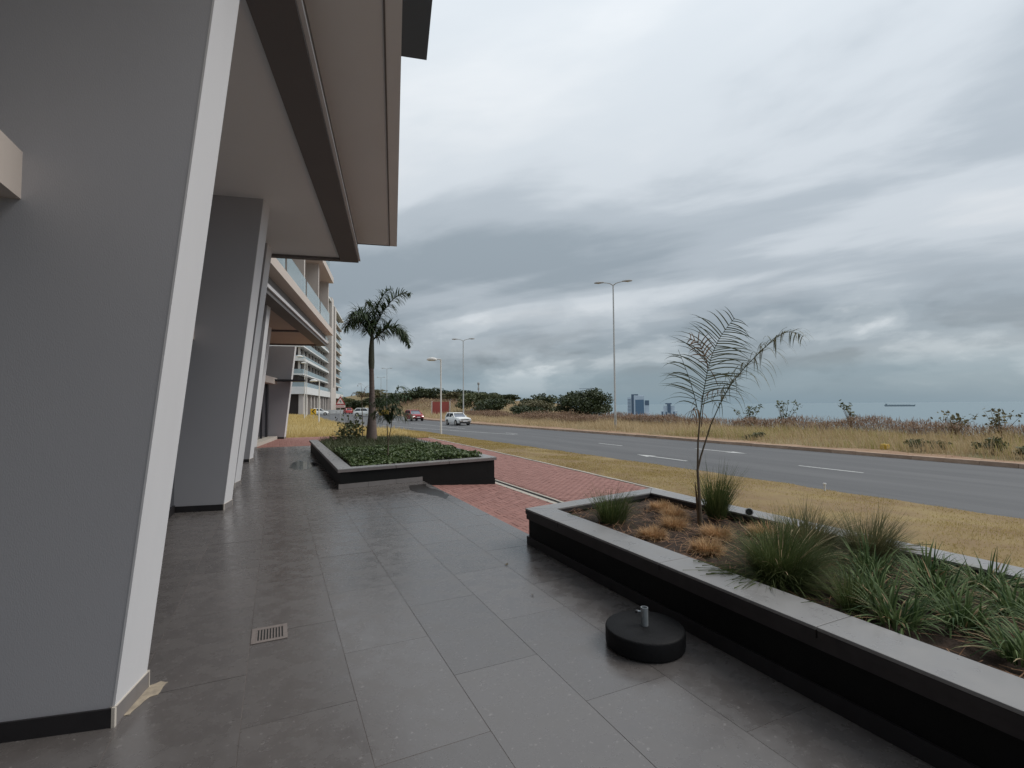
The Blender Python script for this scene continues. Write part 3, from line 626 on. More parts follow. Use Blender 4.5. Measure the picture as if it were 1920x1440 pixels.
b = MB(); b.prism(ccw([(-1.7, 23.0), (-.95, 23.0), (.02, 29.5), (-.8, 29.59)]), 0.0, .16); b.build('entrance_step', M_conc, B_)
MB().box(-1.1, 1.34, 28.9, 29.56, 3.10, 3.2).build('entrance_canopy', M_frame, B_)
MB().box(-4.6, -4.3, 13.4, 29.6, 0, 5.05).build('rear_wall', M_dark, B_)
MB().box(-4.3, -1.6, 29.61, 29.8, 0, 5.05).build('end_wall', M_dark, B_)

# ---- far apartment block
OC = (5.4, 124.9); C_ = thing('apartment_block', (5.4, 124.9, 0), 'tall white apartment block with rows of glass balconies beyond the dry lawn', 'building')
PC = tuple(C_.location); LEN, DEP, ST = 89.0, 42.0, 3.28
def cb(name, m, s0, s1, t0, t1, z0, z1, par=None): b = MB(); fbox(b, OC, s0, s1, t0, t1, z0, z1); return b.build(name, m, par or C_, org=PC)
cb('core_wall', M_int, 1.3, LEN - .6, -DEP, -1.3, -.3, 36.0)
cb('podium_band', M_white, -.6, LEN, -DEP, .6, 4.75, 6.45)
cb('podium_glass', M_glassb, -.45, LEN - .2, .40, .46, 6.46, 7.5); cb('podium_glass', M_glassb, -.45, -.39, -DEP, .39, 6.46, 7.5)
cb('podium_wall', M_glassd, 2.4, LEN - 1, -DEP, -2.4, -.3, 4.74)
for k in range(16):
    s = .2 + k * 5.6; cb('podium_column', M_wallc, s, s + 1.0, -1.0, 0, -.3, 4.745)
for k in range(7):
    t = -3.6 - k * 4.4; cb('podium_column', M_wallc, .2, 1.2, t - 1.2, t, -.3, 4.745)
nb = 8
for f in range(9):
    z = 9.55 + f * ST - (0 if f else 0)
    if z > 35: break
    cb('floor_slab', M_slab if f % 3 == 1 else M_white, 0, LEN - 1, -DEP, 0.0, z - .30, z)
    up = 1.05 if f not in (2, 5) else .05
    cb('balcony_glass', M_glassb, .1, 45, -.12, -.06, z + .01, z + 1.05); cb('balcony_glass', M_glassb, 60, LEN - 1.2, -.12, -.06, z + .01, z + 1.05)
    cb('balcony_glass', M_glassb, .06, .12, -DEP, -.13, z + .01, z + 1.05)
    if f in (1, 3): cb('parapet_band', M_white, -.25, 45, -1.2, .25, z - .32, z + .25); cb('parapet_band', M_white, -.25, .0, -DEP, -1.21, z - .32, z + .75)
    for k in range(9): cb('fin_wall', M_wallc, .6 + k * 5.5, .85 + k * 5.5, -1.29, -.85, z + .002, z + ST - .302)
    for k in range(6): cb('fin_wall', M_wallc, 61 + k * 5.5, 61.25 + k * 5.5, -1.29, -.85, z + .002, z + ST - .302)
    for k in range(8): 
        w = cb('window', M_frame, 1.4 + k * 5.5, 5.4 + k * 5.5, -1.299, -1.25, z + .05, z + 2.5); cb('pane', M_glassd, 1.5 + k * 5.5, 5.3 + k * 5.5, -1.249, -1.23, z + .15, z + 2.4, w)
    for k in range(5):
        w = cb('window', M_frame, 61.9 + k * 5.5, 65.9 + k * 5.5, -1.299, -1.25, z + .05, z + 2.5); cb('pane', M_glassd, 62 + k * 5.5, 65.8 + k * 5.5, -1.249, -1.23, z + .15, z + 2.4, w)
    for k in range(7): cb('end_window', M_glassd, 1.25, 1.299, -8 - k * 5, -4.5 - k * 5, z + .1, z + 2.4)
cb('stair_tower', M_wallc, 46, 51, -3.3, .9, 8.2, 37.5); cb('stair_tower', M_wallc, 54.6, 59, -3.3, .9, 8.2, 36.2); cb('stair_glazing', M_glassd, 51.01, 54.59, -3.0, .3, 8.2, 36.0)
cb('roof', M_white, -.4, LEN - .6, -DEP, .7, 36.02, 36.5)
cb('podium_pier', M_wallc, 45.5, 59.5, -2.3, .9, -.3, 8.19)

# ---- far towers, cranes and the ship
def far_at(px_dir, dist): return (px_dir[0] * dist, px_dir[1] * dist)
def box_tower(name, label, xy, rz, parts):
    t = thing(name, (xy[0], xy[1], -35), label, 'tower', 'high-rises on the coast', rz)
    for (pn, m, x0, x1, y0, y1, z0, z1) in parts: MB().box(x0, x1, y0, y1, z0, z1).build(pn, m, t, org=(0, 0, 0))
    return t
rz_t = -R(40.5)
T1 = [('podium', M_towerw, -34, 40, -20, 22, 0, 8), ('west_wing', M_towerw, -27, -16, -14, 14, 8, 57), ('glass_core', M_towerd, -15.9, -9, -12, 12, 8, 63), ('core_cap', M_towerd, -16, 3, -11, 11, 63.1, 66),
      ('main_slab', M_towerw, -8.9, 20, -16, 14, 8, 60), ('curtain_wall', M_towerg, -5, 19, -16.6, -16.02, 8, 50), ('east_wing', M_towerw, 21, 33, -10, 12, 8, 42), ('east_glass', M_towerd, 21.5, 33.4, -10.6, -10.02, 34, 48), ('roof_box', M_towerw, -6, 17, -10, 10, 60.1, 62.5)]
for k in range(11): T1.append(('window_band', M_towerd, -26, -17, -14.3, -14.02, 10 + k * 4, 11.6 + k * 4))
box_tower('office_tower', 'tall white and blue glass tower on the coast right of the street lamp', (0.638 * 1480, 0.770 * 1480), rz_t, T1)
T2 = [('podium', M_towerw, -22, 23, -16, 16, 0, 17), ('body', M_towerw, -15, 16, -12, 12, 17, 32), ('core', M_towerd, -4, 5, -16.4, 13, 12, 36), ('cap', M_towerd, -9, 8, -9, 9, 36.1, 39.5)]
for k in range(4): T2.append(('window_band', M_towerd, -20 + k * 10.5, -16 + k * 10.5, -16.3, -16.02, 3, 15))
box_tower('apartment_tower', 'short stepped white tower with dark core, on the skyline left of the slender young palm', (0.682 * 1500, 0.731 * 1500), rz_t, T2)
for (i, (dx, dy, hh, jib, lab)) in enumerate([(0.567, 0.824, 78, 19, 'faint tower crane above the large round bush, the wider one'), (0.577, 0.817, 71, 10, 'faint tower crane above the large round bush, the smaller one')]):
    t = thing('tower_crane', (dx * 1300, dy * 1300, -35), lab, 'crane', 'tower cranes on the skyline', rz_t)
    MB().box(-.9, .9, -.9, .9, 0, hh).build('mast', M_crane, t, org=(0, 0, 0)); MB().box(-jib * 1.6, jib * .55, -.7, .7, hh, hh + 1.6).build('jib', M_crane, t, org=(0, 0, 0))
    MB().tube([(0, 0, hh), (0, 0, hh + 7)], [.8, .3], 6).build('apex', M_crane, t, org=(0, 0, 0)); MB().box(jib * .45, jib * .55, -1, 1, hh - 3, hh).build('counterweight', M_crane, t, org=(0, 0, 0))
sp = thing('cargo_ship', (0.895 * 5650, 0.446 * 5650, -35), 'long grey cargo ship on the sea near the horizon', 'ship', None, -R(63.5))
b = MB(); b.add([(-103, -16, 0), (95, -16, 0), (110, 0, 0), (95, 16, 0), (-103, 16, 0), (-107, -17, 13), (97, -17, 13), (116, 0, 16), (97, 17, 13), (-107, 17, 13)], [(4, 3, 2, 1, 0), (5, 6, 7, 8, 9), (0, 1, 6, 5), (1, 2, 7, 6), (2, 3, 8, 7), (3, 4, 9, 8), (4, 0, 5, 9)]); b.build('hull', M_ship, sp, org=(0, 0, 0))
MB().box(-100, -84, -14, 14, 13.1, 24).build('bridge', M_ship, sp, org=(0, 0, 0))
b = MB(); [b.box(-75 + k * 20, -60 + k * 20, -11, 11, 13.1, 16) for k in range(8)]; b.build('hatches', M_ship, sp, org=(0, 0, 0))
# ================================================================== PLANTERS
CR = np.array([rr.x, rr.y, 0.0]); CR /= np.linalg.norm(CR); CF = np.array([-CR[1], CR[0], 0])
SOIL = 0.375
# ---- near planter: walls, plinth, coping stones
NP = thing('planter', (4.0, 1.0, 0), 'long black planter with grey stone coping in the right foreground', 'planter')
yf = lambda x: 5.53 + 0.44 * (x - 2.80) / 2.40          # skewed far end
YB = -3.4
MB().prism([(2.835, YB), (3.10, YB), (3.10, yf(3.1) - .035), (2.835, yf(2.835) - .035)], 0.0, .372).build('side_wall', M_black, NP)
MB().prism([(4.95, YB), (5.16, YB), (5.16, yf(5.16) - .035), (4.95, yf(4.95) - .035)], -.40, .372).build('side_wall', M_black, NP)
MB().prism([(3.101, yf(3.1) - .25), (4.949, yf(4.95) - .25), (4.949, yf(4.95) - .035), (3.101, yf(3.1) - .035)], -.40, .372).build('end_wall', M_black, NP)
MB().prism([(2.815, YB), (2.834, YB), (2.834, yf(2.83) - .03), (2.815, yf(2.815) - .03)], 0.002, .10).build('plinth', M_skirt, NP)
MB().prism([(2.815, yf(2.815) - .029), (3.04, yf(3.04) - .029), (3.04, yf(3.04) - .008), (2.815, yf(2.815) - .008)], 0.002, .10).build('plinth', M_skirt, NP)
def cope(poly, par, z0=.374, z1=.44, lip=None):
    """one coping stone: pale honed top, its edge below darkened with painted-in shade"""
    o = MB().prism(ccw(poly), z1 - .021, z1).build('coping_stone', M_cope, par, bevel=0.003)
    c = np.mean(poly, 0); q = [tuple(np.array(p) + (c - np.array(p)) * .006) for p in poly]
    MB().prism(ccw(q), z0, z1 - .0215).build('coping_lip', lip or M_copeshade, o, org=tuple(par.location)); return o
g = .0025
ycut = [5.53 - .33 * .18, 4.6, 3.0, 1.75, 0.45, -.8, -2.1, YB]
yl = [4.75, 3.15, 1.86, 0.62, -.62, -1.86, YB]
prev = None
def cope_ring():
    # street-side and terrace-side runs, cut into stones, mitred at the far end
    L0 = [(2.80, yf(2.80)), (3.13, yf(3.13) - .26)]
    cope([(2.80, yl[0] + g), (3.13, yl[0] + g), L0[1], L0[0]], NP)
    for a_, c_ in zip(yl[:-1], yl[1:]): cope([(2.80, c_ + g), (3.13, c_ + g), (3.13, a_ - g), (2.80, a_ - g)], NP)
    Rr = [(5.20, yf(5.20)), (4.90, yf(4.90) - .26)]
    cope([(4.90, 4.75 + g), (5.20, 4.75 + g), Rr[0], Rr[1]], NP)
    yr = [4.75, 3.5, 2.25, 1.0, -.25, -1.5, YB]
    for a_, c_ in zip(yr[:-1], yr[1:]): cope([(4.90, c_ + g), (5.20, c_ + g), (5.20, a_ - g), (4.90, a_ - g)], NP)
    q = [2.80, 4.0, 5.20]
    i0, i1 = 3.13, 4.90
    cope([(2.80 + .006, yf(2.806)), (i0 + .004, yf(i0) - .257), (4.0 - g, yf(4.0) - .26), (4.0 - g, yf(4.0))], NP)
    cope([(4.0 + g, yf(4.0)), (4.0 + g, yf(4.0) - .26), (i1 - .004, yf(i1) - .257), (5.194, yf(5.194))], NP)
cope_ring()
# dark facing strip below the coping lip on the terrace side
MB().prism([(2.806, YB), (2.834, YB), (2.834, yf(2.83) - .02), (2.806, yf(2.806) - .02)], .315, .3735).build('coping_fascia', M_copeshade, NP)
# soil surface with uneven mulch
sx, sy = np.linspace(3.06, 4.97, 30), np.linspace(YB, 5.7, 120); X, Y = np.meshgrid(sx, sy); Z = SOIL - .03 + .022 * wob(X * 6, Y * 6) + .012 * rng.normal(size=X.shape)
i = (np.arange(119)[:, None] * 30 + np.arange(29)[None]).ravel()
link(bpy.data.objects.new('soil', np_mesh('soil', np.stack([X - 4, Y - 1, Z], -1).reshape(-1, 3), np.stack([i, i + 1, i + 31, i + 30], 1), M_soil)), NP)
# mulch straw and fallen leaves
N = 2600; x_, y_ = rng.uniform(3.15, 4.88, N), rng.uniform(-.5, 5.4, N); x_, y_ = keep((rng.random(N) < 1.0 * ((y_ > 2.7) | (rng.random(N) < .4))), x_, y_); N = len(x_)
M_mulch = mat('mulch_straw', (0.15, 0.075, 0.038), 0.9, (0.36, 0.20, 0.11), attr='rnd')
o = blade_obj('mulch', M_mulch, NP, (4, 1, 0), np.stack([x_, y_, np.full(N, SOIL - .008) + rng.uniform(0, .03, N)], 1), rng.random(N) * 6.28, rng.uniform(1.2, 1.75, N), rng.uniform(-.3, .5, N), rng.uniform(.05, .22, N), rng.uniform(.004, .010, N), segs=2); o['kind'] = 'stuff'

# ---- far planter
FP = thing('planter', (3.0, 15.5, 0), 'black planter with grey coping around the royal palm', 'planter')
fy = lambda x: 10.90 + 0.60 * (x - 1.17) / 3.83
YE = 21.0
MB().prism([(1.20, fy(1.2)), (1.40, fy(1.4)), (1.40, YE), (1.20, YE)], 0, .345).build('side_wall', M_black, FP)
MB().prism([(4.77, fy(4.77) + .03), (4.97, fy(4.97) + .03), (4.97, YE), (4.77, YE)], -.35, .345).build('side_wall', M_black, FP)
MB().prism(ccw([(1.401, fy(1.4) + .03), (4.769, fy(4.77) + .03), (4.769, fy(4.77) + .23), (1.401, fy(1.4) + .23)]), -.30, .345).build('front_wall', M_black, FP)
MB().prism(ccw([(1.205, fy(1.2) + .012), (1.40, fy(1.4) + .012), (1.40, fy(1.4) + .04), (1.205, fy(1.2) + .04)]), 0, .345).build('front_wall', M_black, FP)
MB().prism(ccw([(3.07, fy(3.07) + .018), (4.985, fy(4.985) + .018), (4.985, fy(4.985) + .031), (3.07, fy(3.07) + .031)]), -.30, -.10).build('plinth', M_black, FP)
MB().prism([(1.405, YE - .2), (4.765, YE - .2), (4.765, YE), (1.405, YE)], -.2, .345).build('rear_wall', M_black, FP)
for k in range(3):
    xa, xb = 1.17 + k * .62, 1.17 + (k + 1) * .62 - .004
    MB().prism(ccw([(xa, fy(xa) - .018), (xb, fy(xb) - .018), (xb, fy(xb) + .010), (xa, fy(xa) + .010)]), 0.002, .10).build('plinth_tile', M_skirtl, FP)
M_lip2 = mat('coping_edge_half_shaded', (0.15, 0.13, 0.128), 0.5, (0.19, 0.168, 0.165), 8)  # far planter's coping edge, with less shade painted into the stone
def cope2(poly): return cope(poly, FP, .347, .42, M_lip2)
xs = [1.15, 2.4, 3.7, 5.02]
for k in range(3):
    xa, xb = xs[k] + g, xs[k + 1] - g; ia = xa if k else 1.45; ib = xb if k < 2 else 4.73
    cope2([(xa, fy(xa) - .02), (xb, fy(xb) - .02), (ib, fy(ib) + .26), (ia, fy(ia) + .26)])
ysL = [None, 12.4, 13.65, 14.9, 16.15, 17.4, 18.65, 19.9, YE + .02]
for k in range(8):
    a_ = ysL[k]; c_ = ysL[k + 1]
    if k == 0:
        cope2([(1.15, fy(1.15) - .014), (1.449, fy(1.449) + .264), (1.449, c_ - g), (1.15, c_ - g)]); cope2([(5.02, fy(5.02) - .014), (4.731, fy(4.731) + .264), (4.731, c_ - g), (5.02, c_ - g)])
    else:
        cope2([(1.15, a_ + g), (1.45, a_ + g), (1.45, c_ - g), (1.15, c_ - g)]); cope2([(4.73, a_ + g), (5.02, a_ + g), (5.02, c_ - g), (4.73, c_ - g)])
MB().prism([(1.39, fy(1.39) + .15), (4.78, fy(4.78) + .15), (4.78, YE - .1), (1.39, YE - .1)], .0, .33).build('soil', M_soil, FP)
# ground cover: leafy in front, grassy behind
N = 17000; x_, y_ = rng.uniform(1.5, 4.72, N), 11.3 + 4.2 * rng.random(N) ** 1.15; x_, y_ = keep(y_ > fy(x_) + .32 - .1 * rng.random(N), x_, y_); N = len(x_)
zc_ = .36 + (.10 + .09 * wob(x_ * 5, y_ * 5) + .05 * sstep(11.3, 14, y_)) * rng.random(N) ** .5 + .03
V, F = leaves(np.stack([x_, y_, zc_], 1), .058, up=.8, elong=1.2)
o = link(bpy.data.objects.new('leafy_ground_cover', np_mesh('leafy_ground_cover', V, F, M_cover, np.repeat(rng.random(N), 4)))); tag(o, 'glossy green leafy ground cover in the front of the far planter', 'ground cover', kind='stuff')
N = 15000; x_, y_ = rng.uniform(1.5, 4.74, N), rng.uniform(13.0, 20.9, N); keepm = (y_ - 13.0) / 2.0 + .35 * wob(x_ * 3, y_ * 3) > rng.random(N) ; x_, y_ = keep(keepm, x_, y_); N = len(x_)
tag(blade_obj('grassy_ground_cover', M_coverg, None, (0, 0, 0), np.stack([x_, y_, np.full(N, .34)], 1), rng.random(N) * 6.28, rng.uniform(.1, .7, N), rng.uniform(.2, 1.1, N), rng.uniform(.16, .40, N) * (0.8 + .35 * wob(x_ * 2, y_ * 2)), .013, segs=3), 'dark green grassy ground cover around the palm trunk', 'ground cover', kind='stuff')

# ================================================================== PLANTS
def rest_on_coping(o, x, y, z):
    """blades that droop past the soil lie on the coping instead of passing through it"""
    n = len(o.data.vertices); co = np.empty(n * 3, np.float32); o.data.vertices.foreach_get('co', co); co = co.reshape(-1, 3)
    wx, wz = co[:, 0] + x, co[:, 2] + z; over = (wx < 3.16) | (wx > 4.87); lo = np.where(over, .4415, SOIL - .03); wz2 = np.maximum(wz, lo + .012 * rng.random(n) * (wz < lo)); co[:, 2] = wz2 - z
    co[:, 0] = np.where(wx < 2.79, 2.79 + .02 * rng.random(n), wx) - x; o.data.vertices.foreach_set('co', co.ravel()); o.data.update()
def tuft(name, label, cat, group, x, y, z, n, L, spread, w, m, kap=(.3, 1.2), r0=.08, extra=None, segs=4, wind=.35):
    t = thing(name, (x, y, z), label, cat, group)
    a = rng.random(n) * 6.283; r = r0 * np.sqrt(rng.random(n)); base = np.stack([x + r * np.cos(a), y + r * np.sin(a), np.full(n, z - .01)], 1)
    az = a + rng.normal(0, .5, n); wx, wy = np.cos(az) + wind * CR[0], np.sin(az) + wind * CR[1]; az = np.arctan2(wy, wx)
    fo = blade_obj('foliage', m, t, (x, y, z), base, az, np.abs(rng.normal(0, spread, n)) , rng.uniform(*kap, n), L * (.35 + .75 * rng.random(n) ** .7) * (1 + .18 * np.sin(3 * a + x * 7)), w * rng.uniform(.7, 1.3, n), segs=segs)
    rest_on_coping(fo, x, y, z)
    if extra: extra(t)
    return t
def plumes(x, y, z, n, L):
    def fn(t):
        a = rng.random(n) * 6.283; base = np.stack([x + .05 * np.cos(a), y + .05 * np.sin(a), np.full(n, z)], 1)
        blade_obj('seed_heads', M_straw, t, (x, y, z), base, a, rng.uniform(.3, .8, n), rng.uniform(.4, .9, n), L * rng.uniform(.8, 1.0, n), .0032, segs=5, tip=1.1)
    return fn
TG = 'green grass tufts in the near planter'
tuft('grass_tuft', 'dark green grass tuft at the far left corner of the near planter', 'grass tuft', TG, 3.52, 4.72, SOIL, 700, .42, .48, .005, M_tuft, (.2, 1.1), .15)
tuft('grass_tuft', 'upright green grass tuft just right of the slender palm sapling', 'grass tuft', TG, 4.72, 4.30, SOIL, 620, .60, .30, .006, M_tuft, (.1, .7), .10)
tuft('grass_tuft', 'largest shaggy green grass tuft, drooping over the coping', 'grass tuft', TG, 3.52, 2.60, SOIL, 2400, .50, .74, .0045, M_tuft, (.4, 1.5), .17, plumes(3.52, 2.6, SOIL, 34, .54))
tuft('grass_tuft', 'grey green feathery grass tuft behind the largest tuft', 'grass tuft', TG, 4.35, 2.95, SOIL, 1700, .45, .66, .0045, M_tuftp, (.3, 1.4), .16, plumes(4.35, 2.95, SOIL, 40, .52))
tuft('grass_tuft', 'brownish grass tuft beside the strappy plants on the street side', 'grass tuft', TG, 4.72, 2.62, SOIL, 1200, .42, .55, .0045, M_tuftp, (.3, 1.2), .15, plumes(4.72, 2.62, SOIL, 14, .62))
tuft('grass_tuft', 'small low green tuft at the foot of the largest tuft', 'grass tuft', TG, 3.42, 2.02, SOIL, 260, .30, .6, .006, M_tuft, (.3, 1.0), .08)
DG = 'cut-back dead tufts in the near planter'
for (x, y, L, lab) in [(3.50, 4.02, .13, 'small dead brown tuft nearest the terrace coping'), (4.50, 5.00, .14, 'dead brown tuft at the far end beside the dark tuft'), (3.98, 4.22, .17, 'larger dead brown tuft left of the palm stem'), (4.36, 4.62, .16, 'dead brown tuft behind the palm stem'), (4.06, 3.72, .17, 'round cut-back dead tuft right of the palm stem'), (4.55, 3.55, .16, 'dead brown tuft in front of the upright green tuft'), (3.60, 3.40, .15, 'flattened dead tuft left of the largest green tuft')]:
    tuft('dead_tuft', lab, 'dead tuft', DG, x, y, SOIL, 900, L * .85, .75, .005, M_dead, (.3, 1.8), .12, segs=4, wind=0)
SG = 'strappy clumps at the right of the near planter'
straps = [(3.45, 1.78, .34, 'strappy blue green clump nearest the terrace coping, with yellow dying leaves'), (4.28, 2.36, .32, 'strappy clump next to the brownish grass tuft'), (3.78, 2.10, .30, 'strappy clump behind the clump with yellow leaves'), (3.78, 1.60, .33, 'strappy clump right of the clump with yellow leaves'),
          (3.55, 1.22, .34, 'strappy clump at the right picture edge beside the coping'), (4.55, 2.10, .30, 'strappy clump before the visible street-side coping'), (4.62, 1.80, .30, 'strappy clump against the street-side coping, between two other clumps'), (4.10, 1.85, .32, 'strappy clump in the middle of the bed'), (4.25, 1.50, .32, 'strappy clump in the middle of the bed, further right'), (4.60, 1.42, .30, 'strappy clump along the street-side coping at the right edge'), (3.95, 1.20, .33, 'strappy clump at the right edge in the middle of the bed'), (3.40, .72, .33, 'strappy clump outside the right edge beside coping'), (4.35, 1.05, .32, 'strappy clump at the far right of the bed')]
for (x, y, L, lab) in straps[:11] + straps[12:]:
    def dying(t, x=x, y=y, L=L):
        k = 16; a = rng.random(k) * 6.283
        blade_obj('withered_leaves', M_strapd, t, (x, y, SOIL), np.stack([x + .06 * np.cos(a), y + .06 * np.sin(a), np.full(k, SOIL)], 1), a, rng.uniform(.5, 1.2, k), rng.uniform(.5, 1.4, k), L * rng.uniform(.6, 1, k), .012, segs=4)
    tuft('strappy_plant', lab, 'plant', SG, x, y, SOIL, 170, L * .88, .5, .0125, M_strap, (.2, 2.3), .12, dying, segs=6, wind=.1)

def frond_mesh(name, pts, nl, ll, droop, m, width=.014, both=True, lift=.5, plane=None, gap0=.12, lean=0.6, rr_=.008, plume=0.0):
    """rachis through pts with drooping leaflets on both sides"""
    P = np.array(pts, float); seg = np.linalg.norm(np.diff(P, axis=0), axis=1); cum = np.concatenate([[0], np.cumsum(seg)]); tot = cum[-1]
    # smooth sampling (Catmull-Rom through linear resample)
    def at(s):
        return np.stack([np.interp(s, cum, P[:, k]) for k in range(3)], -1)
    ss = np.linspace(0, tot, 40); Q = at(ss)
    for _ in range(6): Q[1:-1] = (Q[:-2] + 2 * Q[1:-1] + Q[2:]) / 4
    V = []; F = []; Rn = []
    rad = np.linspace(rr_, .0025, 40)
    for i in range(40):
        d = Q[min(i + 1, 39)] - Q[max(i - 1, 0)]; d /= np.linalg.norm(d); a = np.cross(d, [0.3, .2, 1]); a /= np.linalg.norm(a); b_ = np.cross(d, a)
        V += [Q[i] + a * rad[i], Q[i] + b_ * rad[i], Q[i] - a * rad[i], Q[i] - b_ * rad[i]]; Rn += [.2] * 4
        if i: F += [[4 * (i - 1) + k, 4 * (i - 1) + (k + 1) % 4, 4 * i + (k + 1) % 4, 4 * i + k] for k in range(4)]
    for k in range(nl):
        u = gap0 + (1 - gap0) * (k + .5) / nl; x = u * 39; i = min(int(x), 38); p = Q[i] + (Q[i + 1] - Q[i]) * (x - i); d = Q[i + 1] - Q[i]; d /= np.linalg.norm(d)
        sd_ = np.cross(d, plane if plane is not None else [0, 0, 1]); sd_ /= max(1e-6, np.linalg.norm(sd_))
        Lk = ll * (math.sin(math.pi * min(1, .16 + .80 * u)) ** .6) * random.uniform(.85, 1.1)
        for s in ((1, -1) if both else (1,)):
            if random.random() < .07: continue
            wk = width * random.uniform(.6, 1.45); dk = droop * random.uniform(.6, 1.7)
            ph = random.uniform(-plume, plume); sp_v = sd_ * math.cos(ph) + np.cross(d, sd_) * math.sin(ph)
            v_ = d * lean + sp_v * s + np.array([0, 0, lift]) + rng.normal(0, .10, 3); v_ /= np.linalg.norm(v_); q = p.copy(); base = len(V); n_ = 6; rnd_ = random.random()
            wv = np.cross(v_, [0, 0, 1.0]) if plane is None else np.cross(v_, np.cross(v_, d)) ; wv = wv / max(1e-6, np.linalg.norm(wv))
            for j in range(n_ + 1):
                w_ = wk * .5 * (1 if j < n_ - 2 else (n_ - j) / 3.0 + .08); V += [q + wv * w_, q - wv * w_]; Rn += [rnd_] * 2
                if j: F.append([base + 2 * j - 2, base + 2 * j - 1, base + 2 * j + 1, base + 2 * j])
                q = q + v_ * Lk / n_; v_ = v_ + np.array([0, 0, -dk * (.5 + j / n_) * random.uniform(.8, 1.2)]); v_ /= np.linalg.norm(v_)
    return np.array(V), np.array(F), np.array(Rn)
def frond(parent, org, pts, nl, ll, droop, m, name='frond', **k):
    V, F, Rn = frond_mesh('frond', pts, nl, ll, droop, m, **k)
    return link(bpy.data.objects.new(name, np_mesh(name, V - np.asarray(org), F, m, Rn)), parent)
def at_plane(b, t, z, dpt=0.0): return np.array([b[0], b[1], 0]) + CR * t + CF * dpt + np.array([0, 0, z])

# ---- royal palm in the far planter
pb = (3.2, 19.1); Pm = thing('royal_palm', (pb[0], pb[1], .34), 'royal palm with swollen trunk standing in the far planter', 'palm tree'); po = (pb[0], pb[1], .34)
prof = [(.27, .30), (.255, .45), (.22, .9), (.17, 1.4), (.135, 1.9), (.12, 2.4), (.112, 2.9), (.108, 3.12), (.125, 3.16)]
b = MB(); b.tube([(pb[0] + .03 * math.sin(z), pb[1], z) for r_, z in prof], [r_ * .82 for r_, z in prof], 16); b.build('trunk', M_trunk, Pm, smooth=True)
for k in range(9):
    z = 1.0 + k * .24; r_ = .82 * float(np.interp(z, [q[1] for q in prof], [q[0] for q in prof])); MB().lathe([(r_ + .004, -.012), (r_ + .007, 0), (r_ + .004, .012)], 16, (pb[0] + .03 * math.sin(z), pb[1], z)).build('leaf_scar', M_trunk, Pm, smooth=True)
b = MB(); b.tube([(pb[0] + .005, pb[1], 3.15), (pb[0], pb[1], 3.4), (pb[0], pb[1], 3.9), (pb[0] + .02, pb[1], 4.35), (pb[0] + .03, pb[1], 4.6)], [.10, .115, .10, .07, .04], 14); b.build('crownshaft', M_shaft, Pm, smooth=True)
def pf(tz_list, dpt=0.0, **k):
    pts = [at_plane(pb, t, z, d * dpt) for d, (t, z) in zip(np.linspace(0, 1, len(tz_list)), tz_list)]
    return frond(Pm, po, pts, k.get('n', 95), k.get('ll', .62) * 1.0, k.get('droop', .30), M_frond, lift=k.get('lift', .35) * .3, width=.034, rr_=.030, plume=1.25, lean=k.get('lean', .55), gap0=.10)
pf([(0, 4.3), (.12, 4.75), (.40, 5.35), (.78, 5.85), (1.15, 6.08), (1.42, 6.05)], .3, ll=.62, lift=.55)
pf([(0, 4.3), (.10, 4.9), (.30, 5.5), (.55, 5.9), (.85, 6.1)], -.5, ll=.5, lift=.5)
pf([(0, 4.35), (-.10, 4.8), (-.30, 5.15), (-.50, 5.25), (-.68, 5.05), (-.76, 4.75)], .2, ll=.58)
pf([(0, 4.3), (-.15, 4.65), (-.38, 4.95), (-.58, 4.9), (-.72, 4.5)], -.9, ll=.6)
pf([(0, 4.2), (.25, 4.45), (.62, 4.72), (1.0, 4.72), (1.28, 4.40), (1.42, 3.98)], .1, ll=.50)
pf([(0, 4.2), (.2, 4.45), (.55, 4.85), (.95, 4.75), (1.2, 4.3)], .9, ll=.5)
pf([(0, 4.3), (-.05, 4.9), (-.08, 5.4), (-.2, 5.75), (-.45, 5.9)], .9, ll=.5)
pf([(0, 4.3), (.0, 4.7), (-.1, 5.1), (-.25, 5.2), (-.4, 4.9)], -1.3, ll=.55)
MB().tube([at_plane(pb, .03, 4.5), at_plane(pb, .10, 5.1), at_plane(pb, .18, 5.5)], [.03, .015, .004], 6).build('spear_leaf', M_frond, Pm)

# ---- slender palm sapling in the near planter
sb = (4.33, 4.17); SP = thing('palm_sapling', (sb[0], sb[1], SOIL - .01), 'slender young palm with two long sparse fronds in the near planter', 'palm sapling'); so = (sb[0], sb[1], SOIL - .01)
def spx(x, y, d=0.0): return at_plane(sb, (x - 1315) * .00611, .37 + (982 - y) * .00600, d)
MB().tube([spx(1315, 990), spx(1313, 930), spx(1311, 880)], [.022, .016, .013], 8).build('stem', M_bark, SP, smooth=True)
MB().tube([spx(1311, 985, .01), spx(1309, 935, .015), spx(1307, 905, .02)], [.012, .012, .004], 6).build('leaf_sheath', M_sapd, SP)
MB().tube([spx(1311, 882), spx(1313, 830), spx(1318, 781)], [.012, .010, .008], 7).build('leaf_stalk', M_bark, SP)
MB().tube([spx(1311, 882), spx(1318, 855), spx(1337, 798)], [.012, .010, .008], 7).build('leaf_stalk', M_bark, SP)
cn = -CF + np.array([0, 0, .15])
frond(SP, so, [spx(1318, 781), spx(1328, 729, .02), spx(1337, 692, .04), spx(1348, 658, .05), spx(1360, 633, .05), spx(1372, 613, .03), spx(1388, 593, 0)], 36, .56, .19, M_sap, plane=cn, lift=.22, lean=.30, width=.010, gap0=.10, rr_=.007)
